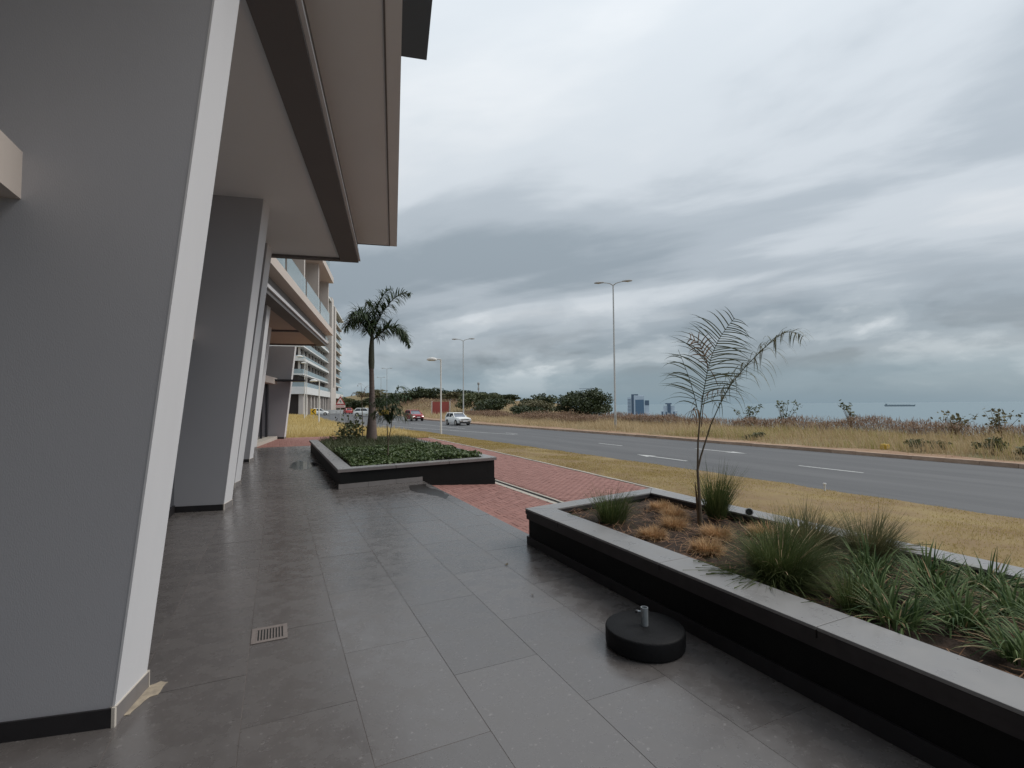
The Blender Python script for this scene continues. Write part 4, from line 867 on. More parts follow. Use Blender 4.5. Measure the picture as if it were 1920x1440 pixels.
frond(SP, so, [spx(1337, 798), spx(1354, 758, -.02), spx(1374, 721, -.03), spx(1402, 687, -.04), spx(1437, 653, -.04), spx(1474, 622, -.03), spx(1498, 619, -.02), spx(1516, 630, 0)], 50, .46, .36, M_sap, lift=-.05, lean=.5, width=.0095, plume=.5, gap0=.12, rr_=.007)
frond(SP, so, [spx(1316, 785), spx(1313, 745, .06), spx(1306, 705, .12), spx(1297, 672, .16), spx(1290, 650, .18)], 11, .40, .24, M_sap, plane=-cn, lift=.3, lean=.5, both=False, width=.012, gap0=.05, rr_=.006)
frond(SP, so, [spx(1337, 692, .03), spx(1333, 676, .0), spx(1318, 640, -.02), spx(1300, 632, -.02)], 9, .22, .35, M_sapd, plane=cn, lift=.3, width=.012, rr_=.006)
frond(SP, so, [spx(1320, 800), spx(1330, 765, .1), spx(1342, 740, .2), spx(1360, 728, .25), spx(1378, 730, .3)], 9, .30, .6, M_sapd, lift=-.2, width=.014, rr_=.006)
frond(SP, so, [spx(1318, 785), spx(1312, 770, -.05), spx(1302, 765, -.08), spx(1296, 790, -.1)], 5, .22, .7, M_sapd, lift=-.3, width=.014, rr_=.006)
MB().tube([spx(1337, 690, -.01), spx(1345, 705, -.02), spx(1352, 722, -.01)], [.004, .005, .003], 5).build('broken_stalk', M_sapd, SP)

# ---- small saplings in the far planter
def sapling(base, label, scale, seed):
    t = thing('palm_sapling', (base[0], base[1], .34), label, 'palm sapling', 'saplings in the far planter'); o_ = (base[0], base[1], .34); s = scale
    MB().tube([at_plane(base, 0, .33), at_plane(base, .01 * s, .8 * s), at_plane(base, -.02, 1.3 * s)], [.02, .014, .010], 7).build('stem', M_bark, t)
    MB().tube([at_plane(base, 0, .75 * s), at_plane(base, .08 * s, 1.2 * s), at_plane(base, .12 * s, 1.5 * s)], [.012, .010, .008], 7).build('stem', M_bark, t)
    for (a, h, r_, dp) in [(.42, 2.3, .5, .1), (.62, 2.05, .4, -.3), (-.25, 2.0, .35, .3), (.15, 1.9, .3, -.45), (-.35, 1.65, .35, -.1), (.5, 1.6, .35, .35), (.3, 1.75, .3, .0), (-.15, 1.55, .3, .2), (-.45, 1.9, .3, .15)]:
        frond(t, o_, [at_plane(base, .05 * s, 1.3 * s), at_plane(base, a * .35 * s, (1.3 + (h - 1.3) * .7) * s, dp * .3), at_plane(base, a * .7 * s, h * s, dp * .6), at_plane(base, a * 1.1 * s, (h - .1) * s, dp)], 28, .42 * s, .4, M_frond if h > 1.7 else M_sap, lift=.1, width=.020, rr_=.007, plume=.7)
sapling((2.52, 12.6), 'young areca palm with arching fronds right of the royal palm trunk', .98, 1)
tw = thing('twiggy_shrub', (3.1, 20.6, .34), 'sparse leggy shrub left of the royal palm trunk', 'shrub')
for k in range(9):
    a = random.uniform(-.7, .3); h = random.uniform(.5, 1.1)
    MB().tube([at_plane((3.1, 20.6), -.35, .32), at_plane((3.1, 20.6), -.4 + a * .4, .32 + h * .5, random.uniform(-.2, .2)), at_plane((3.1, 20.6), -.4 + a * .9, .32 + h, random.uniform(-.4, .4))], [.012, .009, .004], 5).build('branch', M_bark, tw)
MB().tube([at_plane((3.1, 20.6), .02, .32), at_plane((3.1, 20.6), .0, 1.4), at_plane((3.1, 20.6), -.03, 2.2)], [.02, .016, .01], 6).build('stem', M_bark, tw)
n_ = 500; C0 = np.array([at_plane((3.1, 20.6), -.45 + rng.normal(0, .28), .75 + rng.normal(0, .28), rng.normal(0, .3)) for _ in range(n_)]); V, F = leaves(C0, .09)
link(bpy.data.objects.new('leaves', np_mesh('leaves', V - np.array([3.1, 20.6, .34]), F, M_leafm, np.repeat(rng.random(n_), 4))), tw)
for (a, h, dp) in [(.25, 2.6, .1), (-.2, 2.7, .2), (-.3, 2.3, -.2), (.15, 2.2, -.3)]:
    frond(tw, (3.1, 20.6, .34), [at_plane((3.1, 20.6), -.03, 2.0), at_plane((3.1, 20.6), a * .4, h - .1, dp * .5), at_plane((3.1, 20.6), a, h, dp), at_plane((3.1, 20.6), a * 1.3, h - .15, dp)], 9, .22, .5, M_sapd, lift=.1, width=.012, rr_=.006)
# ================================================================== SMALL THINGS ON THE TERRACE
pbx, pby = 2.40, 2.86
PBs = thing('parasol_base', (pbx, pby, 0), 'round black parasol base with a short steel tube on the tiles', 'parasol base')
MB().lathe([(.262, .002), (.275, .012), (.278, .03), (.278, .118), (.274, .128), (.266, .133), (.12, .1345), (.04, .136)], 48, (pbx, pby, 0)).build('weight', M_base, PBs, smooth=True)
b = MB(); n = 20; r1, r2, h0, h1 = .026, .0225, .136, .262
vs = [(pbx + r_ * math.cos(2 * math.pi * k / n), pby + r_ * math.sin(2 * math.pi * k / n), z) for (r_, z) in ((r1, h0), (r1, h1), (r2, h1), (r2, h0 + .01)) for k in range(n)]
b.add(vs, [(j * n + k, j * n + (k + 1) % n, (j + 1) * n + (k + 1) % n, (j + 1) * n + k) for j in range(3) for k in range(n)] + [tuple(range(3 * n, 4 * n))]); b.build('tube', M_zinc, PBs, smooth=True)
kx, ky = pbx - CR[0] * .026, pby - CR[1] * .026
MB().tube([(kx, ky, .235), (kx - CR[0] * .028, ky - CR[1] * .028, .235)], .006, 8).build('screw', M_zinc, PBs)
MB().tube([(kx - CR[0] * .03 - .012, ky - CR[1] * .03 - .012, .235), (kx - CR[0] * .03 + .012, ky - CR[1] * .03 + .012, .235)], [.009, .009], 8).build('knob', M_rubber, PBs)

DG_ = thing('drain_grate', (-.03, 4.25, 0), 'small rectangular slotted floor drain in the tiles', 'drain')
MB().box(-.15, .085, 4.12, 4.38, .0018, .0022).build('pit_shade_sheet', M_slot, DG_)  # thin black sheet on the tiles, painting the dark of a hole
M_grate = mat('grate_metal', (0.24, 0.20, 0.185), 0.5, (0.30, 0.26, 0.24), 30, metal=0.3)
for (x0, x1, y0, y1) in ((-.155, .09, 4.115, 4.15), (-.155, .09, 4.345, 4.385), (-.155, -.125, 4.151, 4.344), (.06, .09, 4.151, 4.344)): MB().box(x0, x1, y0, y1, .0025, .0062).build('frame', M_grate, DG_)
for k in range(10): MB().box(-.124 + k * .0203, -.1145 + k * .0203, 4.151, 4.344, .0025, .0055).build('bar', M_grate, DG_)

sp_ = [(-.755, 3.50), (-.73, 3.50), (-.70, 3.58), (-.62, 3.70), (-.60, 3.80), (-.64, 3.83), (-.70, 3.80), (-.74, 3.70)]
blob('cement_splash', sp_, .0012, .003, M_cem, 'pale cement splash on the floor at the foot of the nearest column', 'splash')
def small_leaf(x, y, rz, label, s=.035):
    b = MB(); b.add([(-s, 0, .008), (0, -s * .45, .003), (s, 0, .014), (0, s * .45, .010), (0, 0, .002)], [(0, 1, 4), (1, 2, 4), (2, 3, 4), (3, 0, 4)]); o = b.build('fallen_leaf', M_leafdry); o.location = (x, y, .003); o.rotation_euler = (0, 0, rz); tag(o, label, 'leaf', 'fallen leaves on the terrace')
small_leaf(2.25, 4.9, .7, 'single fallen leaf on the pale tiles before the near planter'); small_leaf(2.10, 4.02, 2.0, 'tiny leaf scrap on the tiles below the near planter corner', .02)

SL = thing('spotlight', (5.0, 4.02, .36), 'small round garden spotlight on the street-side coping', 'spotlight')
MB().tube([(4.93, 4.02, .36), (4.93, 4.02, .47)], .012, 8).build('spike', M_rubber, SL)
c0 = Vector((4.93, 4.02, .475)); dv = Vector((-.7, -.55, .1)).normalized()
MB().tube([c0 - dv * .05, c0 - dv * .03, c0 + dv * .04, c0 + dv * .05], [.028, .040, .045, .045], 16).build('housing', M_white, SL, smooth=True)
MB().tube([c0 + dv * .0502, c0 + dv * .054], .036, 16).build('lens', M_glassd, SL)
MK = thing('marker_post', (12.1, 7.7, -.42), 'short white marker post on the verge edge', 'post')
MB().tube([(12.1, 7.7, -.44), (12.1, 7.7, -.27)], .022, 10).build('shaft', M_white, MK); MB().lathe([(.036, 0), (.036, .03)], 10, (12.1, 7.7, -.27)).build('cap', M_white, MK)
YB_ = thing('cable_marker', (24.3, 12.75, -.35), 'small yellow marker block in the grass across the road', 'marker')
MB().box(24.15, 24.45, 12.62, 12.85, -.36, -.12).build('block', M_yelb, YB_, bevel=.02); MB().box(24.18, 24.42, 12.60, 12.619, -.3, -.16).build('face_plate', M_yel, YB_)

# ================================================================== STREET LAMPS
def double_lamp(label, x, y, z0, z1, rz, hs=1.0):
    t = thing('street_lamp', (x, y, z0), label, 'street lamp', 'double-headed street lamps across the road', rz); H = z1 - z0
    MB().tube([(0, 0, -.3), (0, 0, 1.5), (0, 0, 1.55), (0, 0, H - .1)], [.115, .10, .085, .055], 12).build('pole', M_steel, t, org=(0, 0, 0), smooth=True)
    MB().box(-.09, .09, -.125, -.09, .6, 1.2).build('hatch', M_steel, t, org=(0, 0, 0))
    for s in (1, -1):
        MB().tube([(0, 0, H - .15), (s * .25, 0, H + .02), (s * .55, 0, H + .10), (s * .85, 0, H + .14)], [.05, .04, .035, .035], 8).build('arm', M_steel, t, org=(0, 0, 0), smooth=True)
        b = MB(); vs = []; fs = []; n = 12
        prof = [(.75, .03, .04), (.85, .09, .07), (1.1, .17, .11), (1.4, .17, .11), (1.58, .10, .07), (1.63, .02, .02)]
        for (xx, w, h) in prof: vs += [(s * xx, w * math.cos(2 * math.pi * k / n), H + .15 + h * math.sin(2 * math.pi * k / n) * (1 if math.sin(2 * math.pi * k / n) > 0 else .55)) for k in range(n)]
        for j in range(len(prof) - 1): fs += [(j * n + k, j * n + (k + 1) % n, (j + 1) * n + (k + 1) % n, (j + 1) * n + k) for k in range(n)]
        fs += [tuple(range(n)), tuple(range((len(prof) - 1) * n, len(prof) * n))]
        b.add(vs, fs); h_ = b.build('lamp_head', M_lamph, t, org=(0, 0, 0), smooth=True)
        MB().lathe([(.10, 0), (.13, .02)], 12, (s * 1.25, 0, H + .075)).build('lens', M_lens, h_, org=(0, 0, 0))
    return t
RL = math.atan2(CR[1], CR[0])
double_lamp('tall double-headed street lamp nearest, standing in the straw grass', 26.2, 34.5, -.38, 12.2, RL - .25)
double_lamp('tall double-headed street lamp behind the white hatchback', 23.4, 65.0, -.38, 10.9, RL - .1)
double_lamp('distant double-headed street lamp right of the royal palm trunk, the taller', 29.1, 147.0, .5, 12.8, RL)
double_lamp('distant double-headed street lamp right of the royal palm trunk, the shorter', 34.8, 186.8, 2.0, 12.4, RL)
def single_lamp(label, x, y, z0, H, rz, arm=.55, r=.06, hs=1.0):
    t = thing('path_lamp', (x, y, z0), label, 'street lamp', 'single-headed lamps on the near side', rz)
    MB().tube([(0, 0, -.2), (0, 0, .9), (0, 0, .95), (0, 0, H)], [r * 1.25, r * 1.2, r, r * .8], 12).build('pole', M_polew, t, org=(0, 0, 0), smooth=True)
    MB().tube([(0, 0, H - .03), (-.25, 0, H + .01), (-arm, 0, H)], [r * .7, r * .6, r * .5], 8).build('arm', M_polew, t, org=(0, 0, 0))
    b = MB(); b.lathe([(.04, .14), (.17, .11), (.26, .05), (.30, -.03), (.29, -.06)], 18, (0, 0, 0)); b.v = [(x_ * 1.35 * hs - arm - .22, y_ * .8 * hs, z_ * 1.1 * hs + H) for x_, y_, z_ in b.v]; h_ = b.build('lamp_head', M_polew, t, org=(0, 0, 0), smooth=True)
    b = MB(); b.lathe([(.26, 0), (.20, -.05)], 18, (0, 0, 0)); b.v = [(x_ * 1.3 * hs - arm - .22, y_ * .78 * hs, z_ * hs + H - .068 * hs) for x_, y_, z_ in b.v]; b.build('lens', M_lens, h_, org=(0, 0, 0))
single_lamp('white single-headed path lamp on the verge before the white hatchback', 10.98, 35.4, -.40, 5.60, RL, arm=.45)
single_lamp('white single-headed lamp standing in the golden grass', 3.8, 53.2, 0.0, 4.35, RL, arm=.35)
single_lamp('taller white lamp before the apartment block, its head highest', 3.22, 69.9, .15, 8.2, RL, arm=.5, hs=1.1)
single_lamp('white lamp before the apartment block, its head just below the highest', 4.05, 81.9, .1, 8.4, RL, arm=.3, hs=1.0)
# mast with camera
CM = thing('camera_mast', (40.4, 102.3, .4), 'thin dark mast with a camera top behind the bushes', 'mast')
MB().tube([(40.4, 102.3, .2), (40.4, 102.3, 6.3)], [.16, .12], 10).build('pole', M_steel, CM); MB().lathe([(.18, 0), (.26, .1), (.26, .5), (.15, .6)], 12, (40.4, 102.3, 6.3)).build('camera', M_lamph, CM); MB().lathe([(.2, 0), (.2, .5)], 12, (40.4, 102.3, 5.2)).build('collar', M_lamph, CM)
MB().box(39.6, 41.8, 101.6, 103, .5, 1.5).build('cabinet', M_white, CM); MB().box(38.6, 39.5, 101.8, 102.6, .4, 1.1).build('cabinet', M_white, CM)

# ================================================================== SIGNS
WS = thing('warning_sign', (6.6, 60.3, -.2), 'red bordered triangular warning sign with a bent arrow on a pole', 'sign', None, RL)
MB().tube([(0, .06, -.2), (0, .06, 3.25)], .04, 8).build('pole', M_steel, WS, org=(0, 0, 0))
def tri(m, s, y0, y1, name, zc=2.55):
    b = MB(); h = s * .866; p = [(-s / 2, zc - h * .40), (s / 2, zc - h * .40), (0, zc + h * .60)]
    b.add([(x, y0, z) for x, z in p] + [(x, y1, z) for x, z in p], [(0, 1, 2), (5, 4, 3), (0, 3, 4, 1), (1, 4, 5, 2), (2, 5, 3, 0)]); return b.build(name, m, WS, org=(0, 0, 0))
tri(M_red, 1.12, .0, .03, 'border'); tri(M_signw, .80, -.004, -.001, 'face', 2.54)
b = MB(); pts = [(-.02, 2.22), (.08, 2.22), (.08, 2.50), (.02, 2.58), (-.10, 2.58), (-.10, 2.66), (-.26, 2.53), (-.10, 2.40), (-.10, 2.48), (-.02, 2.46)]
b.add([((x + .06) * .75, -.007, 2.52 + (z - 2.45) * .75) for x, z in pts], [tuple(range(len(pts)))]); b.build('arrow', M_blk, WS, org=(0, 0, 0))
MB().box(-.58, .58, .0, .025, 1.80, 2.12).build('plate', M_signw, WS, org=(0, 0, 0)); 
for z in (1.82, 2.07): MB().box(-.56, .56, -.003, -.001, z, z + .03).build('plate_rule', M_red, WS, org=(0, 0, 0))
for k in range(9): MB().box(-.45 + k * .105, -.45 + k * .105 + .065, -.003, -.001, 1.91, 2.01).build('letter', M_red, WS, org=(0, 0, 0))
CS = thing('chevron_sign', (4.6, 75.0, 0.1), 'yellow sign with a black left chevron before the small white car', 'sign', None, RL)
MB().tube([(0, .05, -.1), (0, .05, .6)], .04, 8).build('pole', M_steel, CS, org=(0, 0, 0)); MB().box(-.40, .40, 0, .03, .55, 1.35).build('face', M_yel, CS, org=(0, 0, 0))
b = MB(); b.add([(x, -.004, z) for x, z in [(.16, .60), (.30, .60), (-.02, .95), (.30, 1.30), (.12, 1.30), (-.24, .95)]], [(0, 1, 2, 5), (5, 2, 3, 4)]); b.build('chevron', M_blk, CS, org=(0, 0, 0))
WP = thing('notice_board', (1.0, 92.0, 0.1), 'small white notice board before the columns of the apartment block', 'sign', None, RL)
MB().tube([(0, .05, -.2), (0, .05, 2.3)], .04, 8).build('pole', M_steel, WP, org=(0, 0, 0)); MB().box(-.42, .42, 0, .03, 1.6, 2.5).build('face', M_signw, WP, org=(0, 0, 0))
# red panel wall beyond the road
RP = thing('red_hoarding', (31.4, 100.6, .15), 'red hoarding between cream posts on the far bank', 'hoarding', None, RL)
MB().box(-2.0, 1.5, 0, .1, -.2, 2.45).build('panel', M_redw, RP, org=(0, 0, 0))
for x in (-2.25, 1.55): MB().box(x, x + .25, -.1, .25, -.4, 2.6).build('post', M_slab, RP, org=(0, 0, 0))
YBr = thing('yellow_barrier', (19.4, 101.0, -.1), 'yellow plastic road barrier behind the royal palm trunk', 'barrier', None, RL)
for k in range(2): MB().hexa([(-.9 + k * .95, -.25, 0), (0 + k * .95, -.25, 0), (0 + k * .95, .25, 0), (-.9 + k * .95, .25, 0), (-.85 + k * .95, -.1, 1.1), (-.05 + k * .95, -.1, 1.1), (-.05 + k * .95, .1, 1.1), (-.85 + k * .95, .1, 1.1)]).build('barrier_unit', M_yelb, YBr, org=(0, 0, 0), bevel=.04)
WB = thing('jersey_barrier', (15.2, 139.0, -.1), 'white barrier beside the coral red car at the junction', 'barrier', None, RL)
for k in range(3): MB().hexa([(-4.6 + k * 1.9, -.3, 0), (-2.8 + k * 1.9, -.3, 0), (-2.8 + k * 1.9, .3, 0), (-4.6 + k * 1.9, .3, 0), (-4.6 + k * 1.9, -.1, 1.0), (-2.8 + k * 1.9, -.1, 1.0), (-2.8 + k * 1.9, .1, 1.0), (-4.6 + k * 1.9, .1, 1.0)]).build('barrier_unit', M_white, WB, org=(0, 0, 0))

# ================================================================== CARS (front = +y)
def car(name, label, loc, rz, paint, st, cab, W, lit=False, grille='wide', wheel=.30, wb=(1.15, -1.15), group=None, roofz=None):
    """st: stations (y, half width, bottom z, deck z); cab: (y_rear_base, y_rear_top, y_front_top, y_front_base, z_belt, z_roof)"""
    t = thing(name, loc, label, 'car', group, rz); Z0 = (0, 0, 0)
    vs = []; fs = []; n = 11
    for (y, w, zb, zt) in st:
        zm = zb + (zt - zb) * .55; ring = [(-w * .90, zb), (-w * .985, zb + .10), (-w, zm), (-w * .975, zt - .09), (-w * .90, zt - .015), (0, zt + .015)]
        ring = ring + [(-x, z) for x, z in ring[:-1]][::-1]; vs += [(x, y, z) for x, z in ring]
    for j in range(len(st) - 1): fs += [(j * n + k, j * n + (k + 1) % n, (j + 1) * n + (k + 1) % n, (j + 1) * n + k) for k in range(n)]
    fs += [tuple(range(n)), tuple(range((len(st) - 1) * n, len(st) * n))[::-1]]
    b = MB(); b.add(vs, [f[::-1] for f in fs]); body = b.build('body', paint, t, org=Z0, smooth=True)
    y0, y1, y2, y3, zb, zr = cab; wb0, wt = W * .90, W * .74
    e = .012
    # glasshouse: dark glass volume, roof and pillars in body colour
    MB().hexa([(-wb0, y0, zb - .02), (wb0, y0, zb - .02), (wb0, y3, zb - .02), (-wb0, y3, zb - .02), (-wt, y1, zr - .05), (wt, y1, zr - .05), (wt, y2, zr - .05), (-wt, y2, zr - .05)]).build('side_windows', M_carg, t, org=Z0)
    rw = wt + .03
    MB().hexa([(-rw, y1 - .05, zr - .07), (rw, y1 - .05, zr - .07), (rw, y2 + .05, zr - .07), (-rw, y2 + .05, zr - .07), (-rw + .12, y1 + .06, zr), (rw - .12, y1 + .06, zr), (rw - .12, y2 - .06, zr), (-rw + .12, y2 - .06, zr)]).build('roof', paint, t, org=Z0, bevel=.03)
    def pillar(p, q, w, nm='pillar'): MB().tube([p, q], w, 4).build(nm, paint, t, org=Z0)
    for s in (-1, 1):
        pillar((s * wb0, y3 + .02, zb - .03), (s * wt, y2 + .02, zr - .04), .05); pillar((s * wb0, y0 - .02, zb - .03), (s * wt, y1 - .02, zr - .04), .085)
        ym = (y1 + y2) / 2 - .1; pillar((s * (wb0 + .005), ym, zb - .03), (s * (wt + .005), ym, zr - .04), .045)
        MB().box(s * (W + .02) - .08, s * (W + .02) + .08, y3 - .35, y3 - .22, zb + .02, zb + .16).build('mirror', paint, t, org=Z0)
    nx = Vector((0, zr - zb, y3 - y2)).normalized()
    MB().add([(-wb0 * .93, y3 + .006 - e * 0, zb), (wb0 * .93, y3 + .006, zb), (wt * .92, y2 + .012, zr - .07), (-wt * .92, y2 + .012, zr - .07)], [(0, 1, 2, 3)]).build('windscreen', M_cargl, t, org=Z0)
    yF, yR = st[-1][0], st[0][0]; wF = st[-1][1]; zdF = st[-1][3]; zbF = st[-1][2]; zdR = st[0][3]
    for s in (-1, 1):
        MB().box(s * wF * .80 - .17, s * wF * .80 + .17, yF - .06, yF + .02, zdF - .26, zdF - .08).build('headlight', M_hlon if lit else M_hl, t, org=Z0, bevel=.03)
        MB().box(s * W * .80 - .10, s * W * .80 + .10, yR - .02, yR + .06, zdR - .36, zdR - .12).build('tail_light', M_tail, t, org=Z0)
    MB().box(-wF * .66, wF * .66, yF - .05, yF + .024, zdF - .27, zdF - .09).build('grille', M_rubber, t, org=Z0)
    MB().box(-wF * .97, wF * .97, yF - .08, yF + .07, zbF + .06, zbF + .24).build('bumper', paint if lit else M_chrome, t, org=Z0, bevel=.03)
    MB().box(-.26, .26, yF + .071, yF + .08, zbF + .09, zbF + .20).build('number_plate', M_signw, t, org=Z0)
    MB().box(-W * .8, W * .8, yF - .3, yF + .02, zbF - .06, zbF + .06).build('front_apron', M_rubber, t, org=Z0)
    for yy in wb:
        for s in (-1, 1):
            b = MB(); b.tube([(s * W * .80, yy, wheel + .01), (s * (W + .006), yy, wheel + .01)], wheel + .045, 20); b.build('wheel_arch', M_rubber, t, org=Z0)
            b = MB(); b.tube([(s * (W - .17), yy, wheel), (s * (W - .16), yy, wheel), (s * (W + .008), yy, wheel), (s * (W + .014), yy, wheel)], [wheel - .03, wheel, wheel, wheel - .03], 20); w_ = b.build('wheel', M_rubber, t, org=Z0)
            MB().tube([(s * (W + .0145), yy, wheel), (s * (W + .02), yy, wheel)], wheel * .62, 16).build('rim', M_chrome, w_, org=Z0)
    return t
hatch = dict(st=[(-1.86, .74, .34, .80), (-1.78, .79, .24, .90), (-1.2, .805, .20, .93), (0, .805, .19, .93), (.75, .805, .20, .92), (1.5, .79, .22, .84), (1.82, .77, .26, .80), (1.88, .74, .34, .76)], cab=(-1.72, -1.42, .05, .62, .90, 1.40), W=.805)
suv = dict(st=[(-2.1, .80, .42, .95), (-2.0, .87, .32, 1.04), (-1.2, .90, .27, 1.06), (0, .90, .26, 1.06), (.8, .90, .27, 1.04), (1.6, .88, .29, .98), (2.0, .85, .33, .90), (2.1, .78, .42, .82)], cab=(-2.0, -1.45, .25, 1.05, 1.03, 1.62), W=.90)
small = dict(st=[(-1.75, .74, .36, .85), (-1.68, .80, .26, .95), (-.8, .82, .22, .97), (.5, .82, .22, .95), (1.3, .80, .24, .86), (1.68, .74, .28, .74), (1.76, .66, .36, .66)], cab=(-1.65, -1.25, .15, .95, .93, 1.50), W=.82)
car('parked_car', 'boxy white old hatchback driving on the road, nearest of the cars', (18.4, 53.0, -.445), math.pi + .10, M_carw, **hatch)
car('parked_car', 'dark red crossover with lit headlights on the road', (18.2, 72.0, -.445), math.pi + .06, M_carr, lit=True, wheel=.34, wb=(1.32, -1.30), **suv)
car('parked_car', 'white sport utility car half hidden by the royal palm trunk', (15.2, 97.0, -.18), -math.pi / 2 - .55, M_carw, wheel=.36, wb=(1.32, -1.30), **suv)
car('parked_car', 'small white hatchback on the side street before the apartment block', (8.35, 114.5, -.11), -math.pi / 2 - .12, M_carw, wheel=.31, wb=(1.1, -1.12), **small)
car('parked_car', 'coral red car seen from behind far up the junction', (16.0, 130.0, -.12), .1, M_carr2, wheel=.31, wb=(1.1, -1.12), **small)
for o in list(SC.objects):
    if o.get('category') == 'car': o.name = 'car'

# ================================================================== BUSHES AND TREES
def bush(name, label, x, y, w, h, m, nleaf, ls, group, clumps=14, trunk=True, flat=.5, z=None, cat='bush'):
    z0 = float(tz(np.array([x]), np.array([y]))[0]) if z is None else z; t = thing(name, (x, y, z0), label, cat, group)
    cs = []
    for k in range(clumps):
        a = random.random() * 6.283; r = math.sqrt(random.random()) * w * .40; zz = h * (.28 + .55 * random.random() * (1 - (r / (w * .5)) ** 2 * flat)); cs.append((x + r * math.cos(a), y + r * math.sin(a), z0 + zz, w * random.uniform(.14, .24), h * random.uniform(.12, .22)))
    C0 = []
    for (cx, cy, cz, cw, ch) in cs:
        n = nleaf // clumps; v_ = rng.normal(size=(n, 3)); v_ /= np.linalg.norm(v_, axis=1)[:, None]; v_ *= rng.random(n)[:, None] ** .45
        C0.append(np.stack([cx + v_[:, 0] * cw, cy + v_[:, 1] * cw, np.maximum(z0 + .05, cz + v_[:, 2] * ch)], 1))
    C0 = np.concatenate(C0); V, F = leaves(C0, ls, up=.4, elong=1.5)
    link(bpy.data.objects.new('crown', np_mesh('crown', V - np.array([x, y, z0]), F, m, np.repeat(rng.random(len(C0)), 4))), t)
    b = MB()
    for (cx, cy, cz, cw, ch) in cs[:10]:
        mx, my = x + (cx - x) * .35, y + (cy - y) * .35
        b.tube([(x, y, z0 - .1), (mx, my, z0 + (cz - z0) * .5), (cx, cy, cz)], [.035 * h * .5, .022 * h * .5, .008 * h * .5], 5)
    b.build('trunk', M_bark, t); return t
G1 = 'bushes across the road'
bush('bush', 'large rounded dark green bush left of the tall lamp', 36.5, 54.2, 8.0, 4.6, M_leafd, 11000, .19, G1, 30)
bush('bush', 'olive green bush left of the large rounded bush', 37, 69, 7.5, 3.4, M_leafo, 4500, .22, G1, 18)
bush('bush', 'dark low bush at the foot of the olive bush', 34.5, 66, 6.5, 2.3, M_leafd, 4000, .20, G1, 16)
bush('tree', 'dark spreading tree behind the olive bush', 43, 80, 7, 4.8, M_leafd, 3600, .26, G1, 16, cat='tree')
bush('tree', 'dark green tree midway between mast and olive bush', 39, 90, 9, 3.6, M_leafd, 4200, .26, G1, 18, cat='tree')
bush('tree', 'bright green tree just right of the camera mast', 38.5, 97, 10, 4.6, M_leafm, 5000, .26, G1, 18, cat='tree')
G2 = 'trees on the ridge behind the cars'
ridge = [(34, 150, 12, 6.0, 'right of the royal palm'), (42, 152, 13, 6.4, 'above the red crossover'), (50, 154, 12, 6.0, 'between crossover and hoarding'), (58, 156, 13, 5.2, 'above the red hoarding'), (66, 158, 11, 4.2, 'right of the red hoarding'), (29, 165, 10, 5.5, 'beside the distant lamps'), (74, 160, 10, 4.0, 'left of the camera mast')]
for (x, y, w, h, lab) in ridge: bush('tree', 'dark tree on the ridge ' + lab, x, y, w, h * .82, M_leafd, 2600, .42, G2, 16, cat='tree')
for (x, y, w, h, m, lab) in [(47, 140, 9, 3.4, M_leafo, 'olive bush on the bank above the crossover'), (24, 178, 8, 4.5, M_leafd, 'dark thicket behind the warning sign'), (22, 196, 10, 5.0, M_leafm, 'green tree on the earth bank beyond the junction'), (36, 205, 16, 4.0, M_leafo, 'olive scrub on the earth bank beyond the junction')]:
    bush('bush', lab, x, y, w, h, m, 2400, .42, 'scrub beyond the junction', 14)
# small sparse bushes on the skyline at the right
G3 = 'sparse shrubs on the seaward skyline'
def sparse(label, x, y, h, w, nl, m):
    z0 = float(tz(np.array([x]), np.array([y]))[0]); t = thing('sparse_shrub', (x, y, z0), label, 'shrub', G3); b = MB(); tips = []
    for k in range(12):
        a = random.random() * 6.283; r = random.random() * w * .5; hh = h * random.uniform(.6, 1.0); mid = (x + r * .4 * math.cos(a), y + r * .4 * math.sin(a), z0 + hh * .5); tip = (x + r * math.cos(a), y + r * math.sin(a), z0 + hh)
        b.tube([(x, y, z0 - .1), mid, tip], [.025, .016, .006], 5); tips += [mid, tip, tip]
    b.build('branches', M_bark, t); nl = int(nl * .6); T = np.array(tips)[rng.integers(0, len(tips), nl)] + rng.normal(0, .12, (nl, 3)); V, F = leaves(T, .13)
    link(bpy.data.objects.new('leaves', np_mesh('leaves', V - np.array([x, y, z0]), F, m, np.repeat(rng.random(nl), 4))), t)
sparse('sparse pale shrub on the skyline right of the palm sapling', 36.0, 26.0, 2.3, 2.6, 260, M_leafm)
sparse('leafy shrub on the skyline between palm sapling and ship', 35.5, 20.6, 2.1, 1.3, 160, M_leafm)
sparse('low green shrub on the skyline just behind the palm sapling', 36.5, 29.5, 1.9, 3.0, 420, M_leafm)
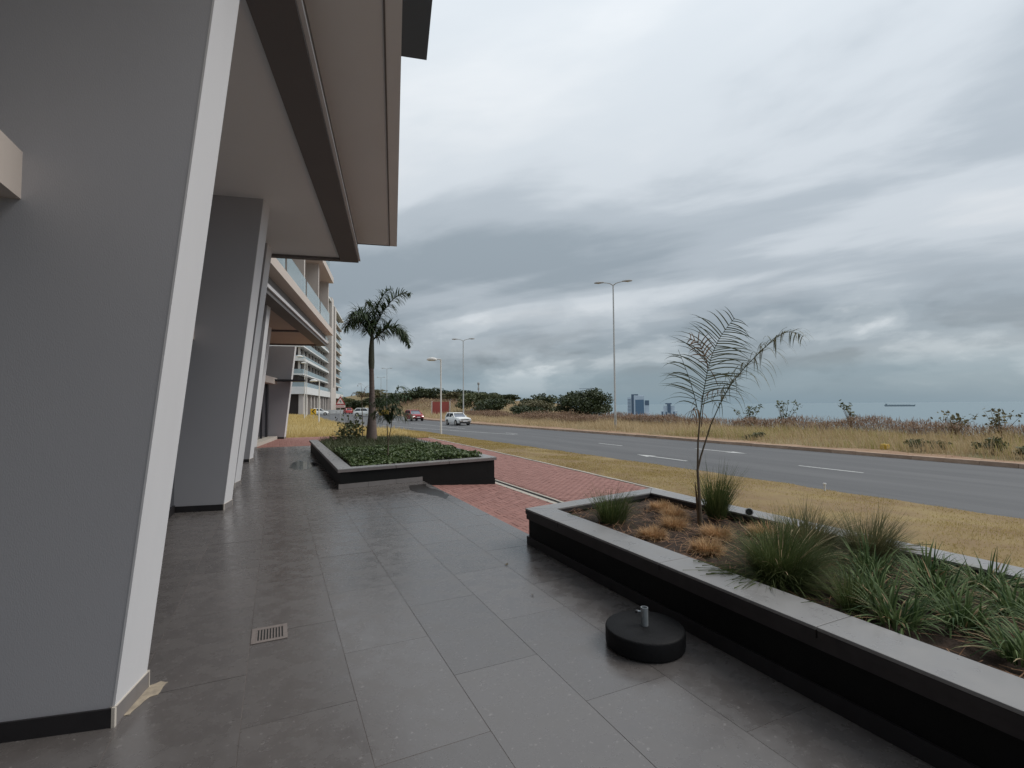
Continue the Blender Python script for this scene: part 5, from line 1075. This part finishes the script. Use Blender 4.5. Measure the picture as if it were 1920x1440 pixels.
sparse('flat topped shrub below and right of the ship', 34.5, 14.6, 1.45, 2.2, 200, M_leafo)
sparse('flat topped shrub at the right end of the skyline', 34.0, 12.4, 1.6, 2.8, 260, M_leafo)
for (x, y, w, h, lab) in [(25.0, 11.6, 1.7, .65, 'low green weed right of the yellow marker'), (24.4, 8.0, 1.2, .5, 'low green weed near the kerb at the right edge'), (25.2, 9.4, 1.3, .8, 'grey green weed in the grass at the right'), (25.0, 20.0, 1.5, .5, 'low green weed left of the yellow marker'), (25.4, 24.0, 1.3, .5, 'small green weed right of the palm sapling across the road')]:
    bush('weed', lab, x, y, w, h, M_leafm, 700, .08, 'green weeds along the far kerb', 10, cat='weed')
# rust coloured dead brush along the crest, uncountable
def brush(name, label, N, xf, y0, y1, h0, h1, ypow=1.0):
    y_ = y0 + (y1 - y0) * rng.random(N) ** ypow; x_ = xf(y_) + rng.normal(0, 1.0, N); lump = wob(x_ * 1.1, y_ * 1.3) + .4 * wob(x_ * 3, y_ * 3); x_, y_, lump = keep(lump > -.45, x_, y_, lump); n = len(x_)
    hgt = (h0 + (h1 - h0) * np.clip(.5 + lump * .7, 0, 1.2)); C0 = np.stack([x_, y_, tz(x_, y_) + hgt * rng.random(n) ** .6], 1)
    ws = .035 + .0018 * np.hypot(x_, y_)
    V, F, k = blades(C0, rng.random(n) * 6.28, rng.uniform(.3, 2.0, n), rng.uniform(-.6, .8, n), rng.uniform(.12, .38, n), ws * .36, segs=2)
    o = link(bpy.data.objects.new(name, np_mesh(name, V, F, M_rust, np.repeat(rng.random(n), k)))); tag(o, label, 'brush', kind='stuff')
brush('dead_brush', 'rust brown dead brush along the seaward crest', 46000, lambda y: 34.8 + 0 * y, 4, 60, .5, 1.05)
brush('dead_brush', 'rust brown dead brush heaps in front of the bushes', 26000, lambda y: 29.5 + .05 * (y - 40), 42, 88, .5, 1.3)
brush('dead_brush', 'brown dead brush on the bank behind the cars', 14000, lambda y: 30 + rng.random(len(y)) * 22, 105, 150, .6, 1.5)
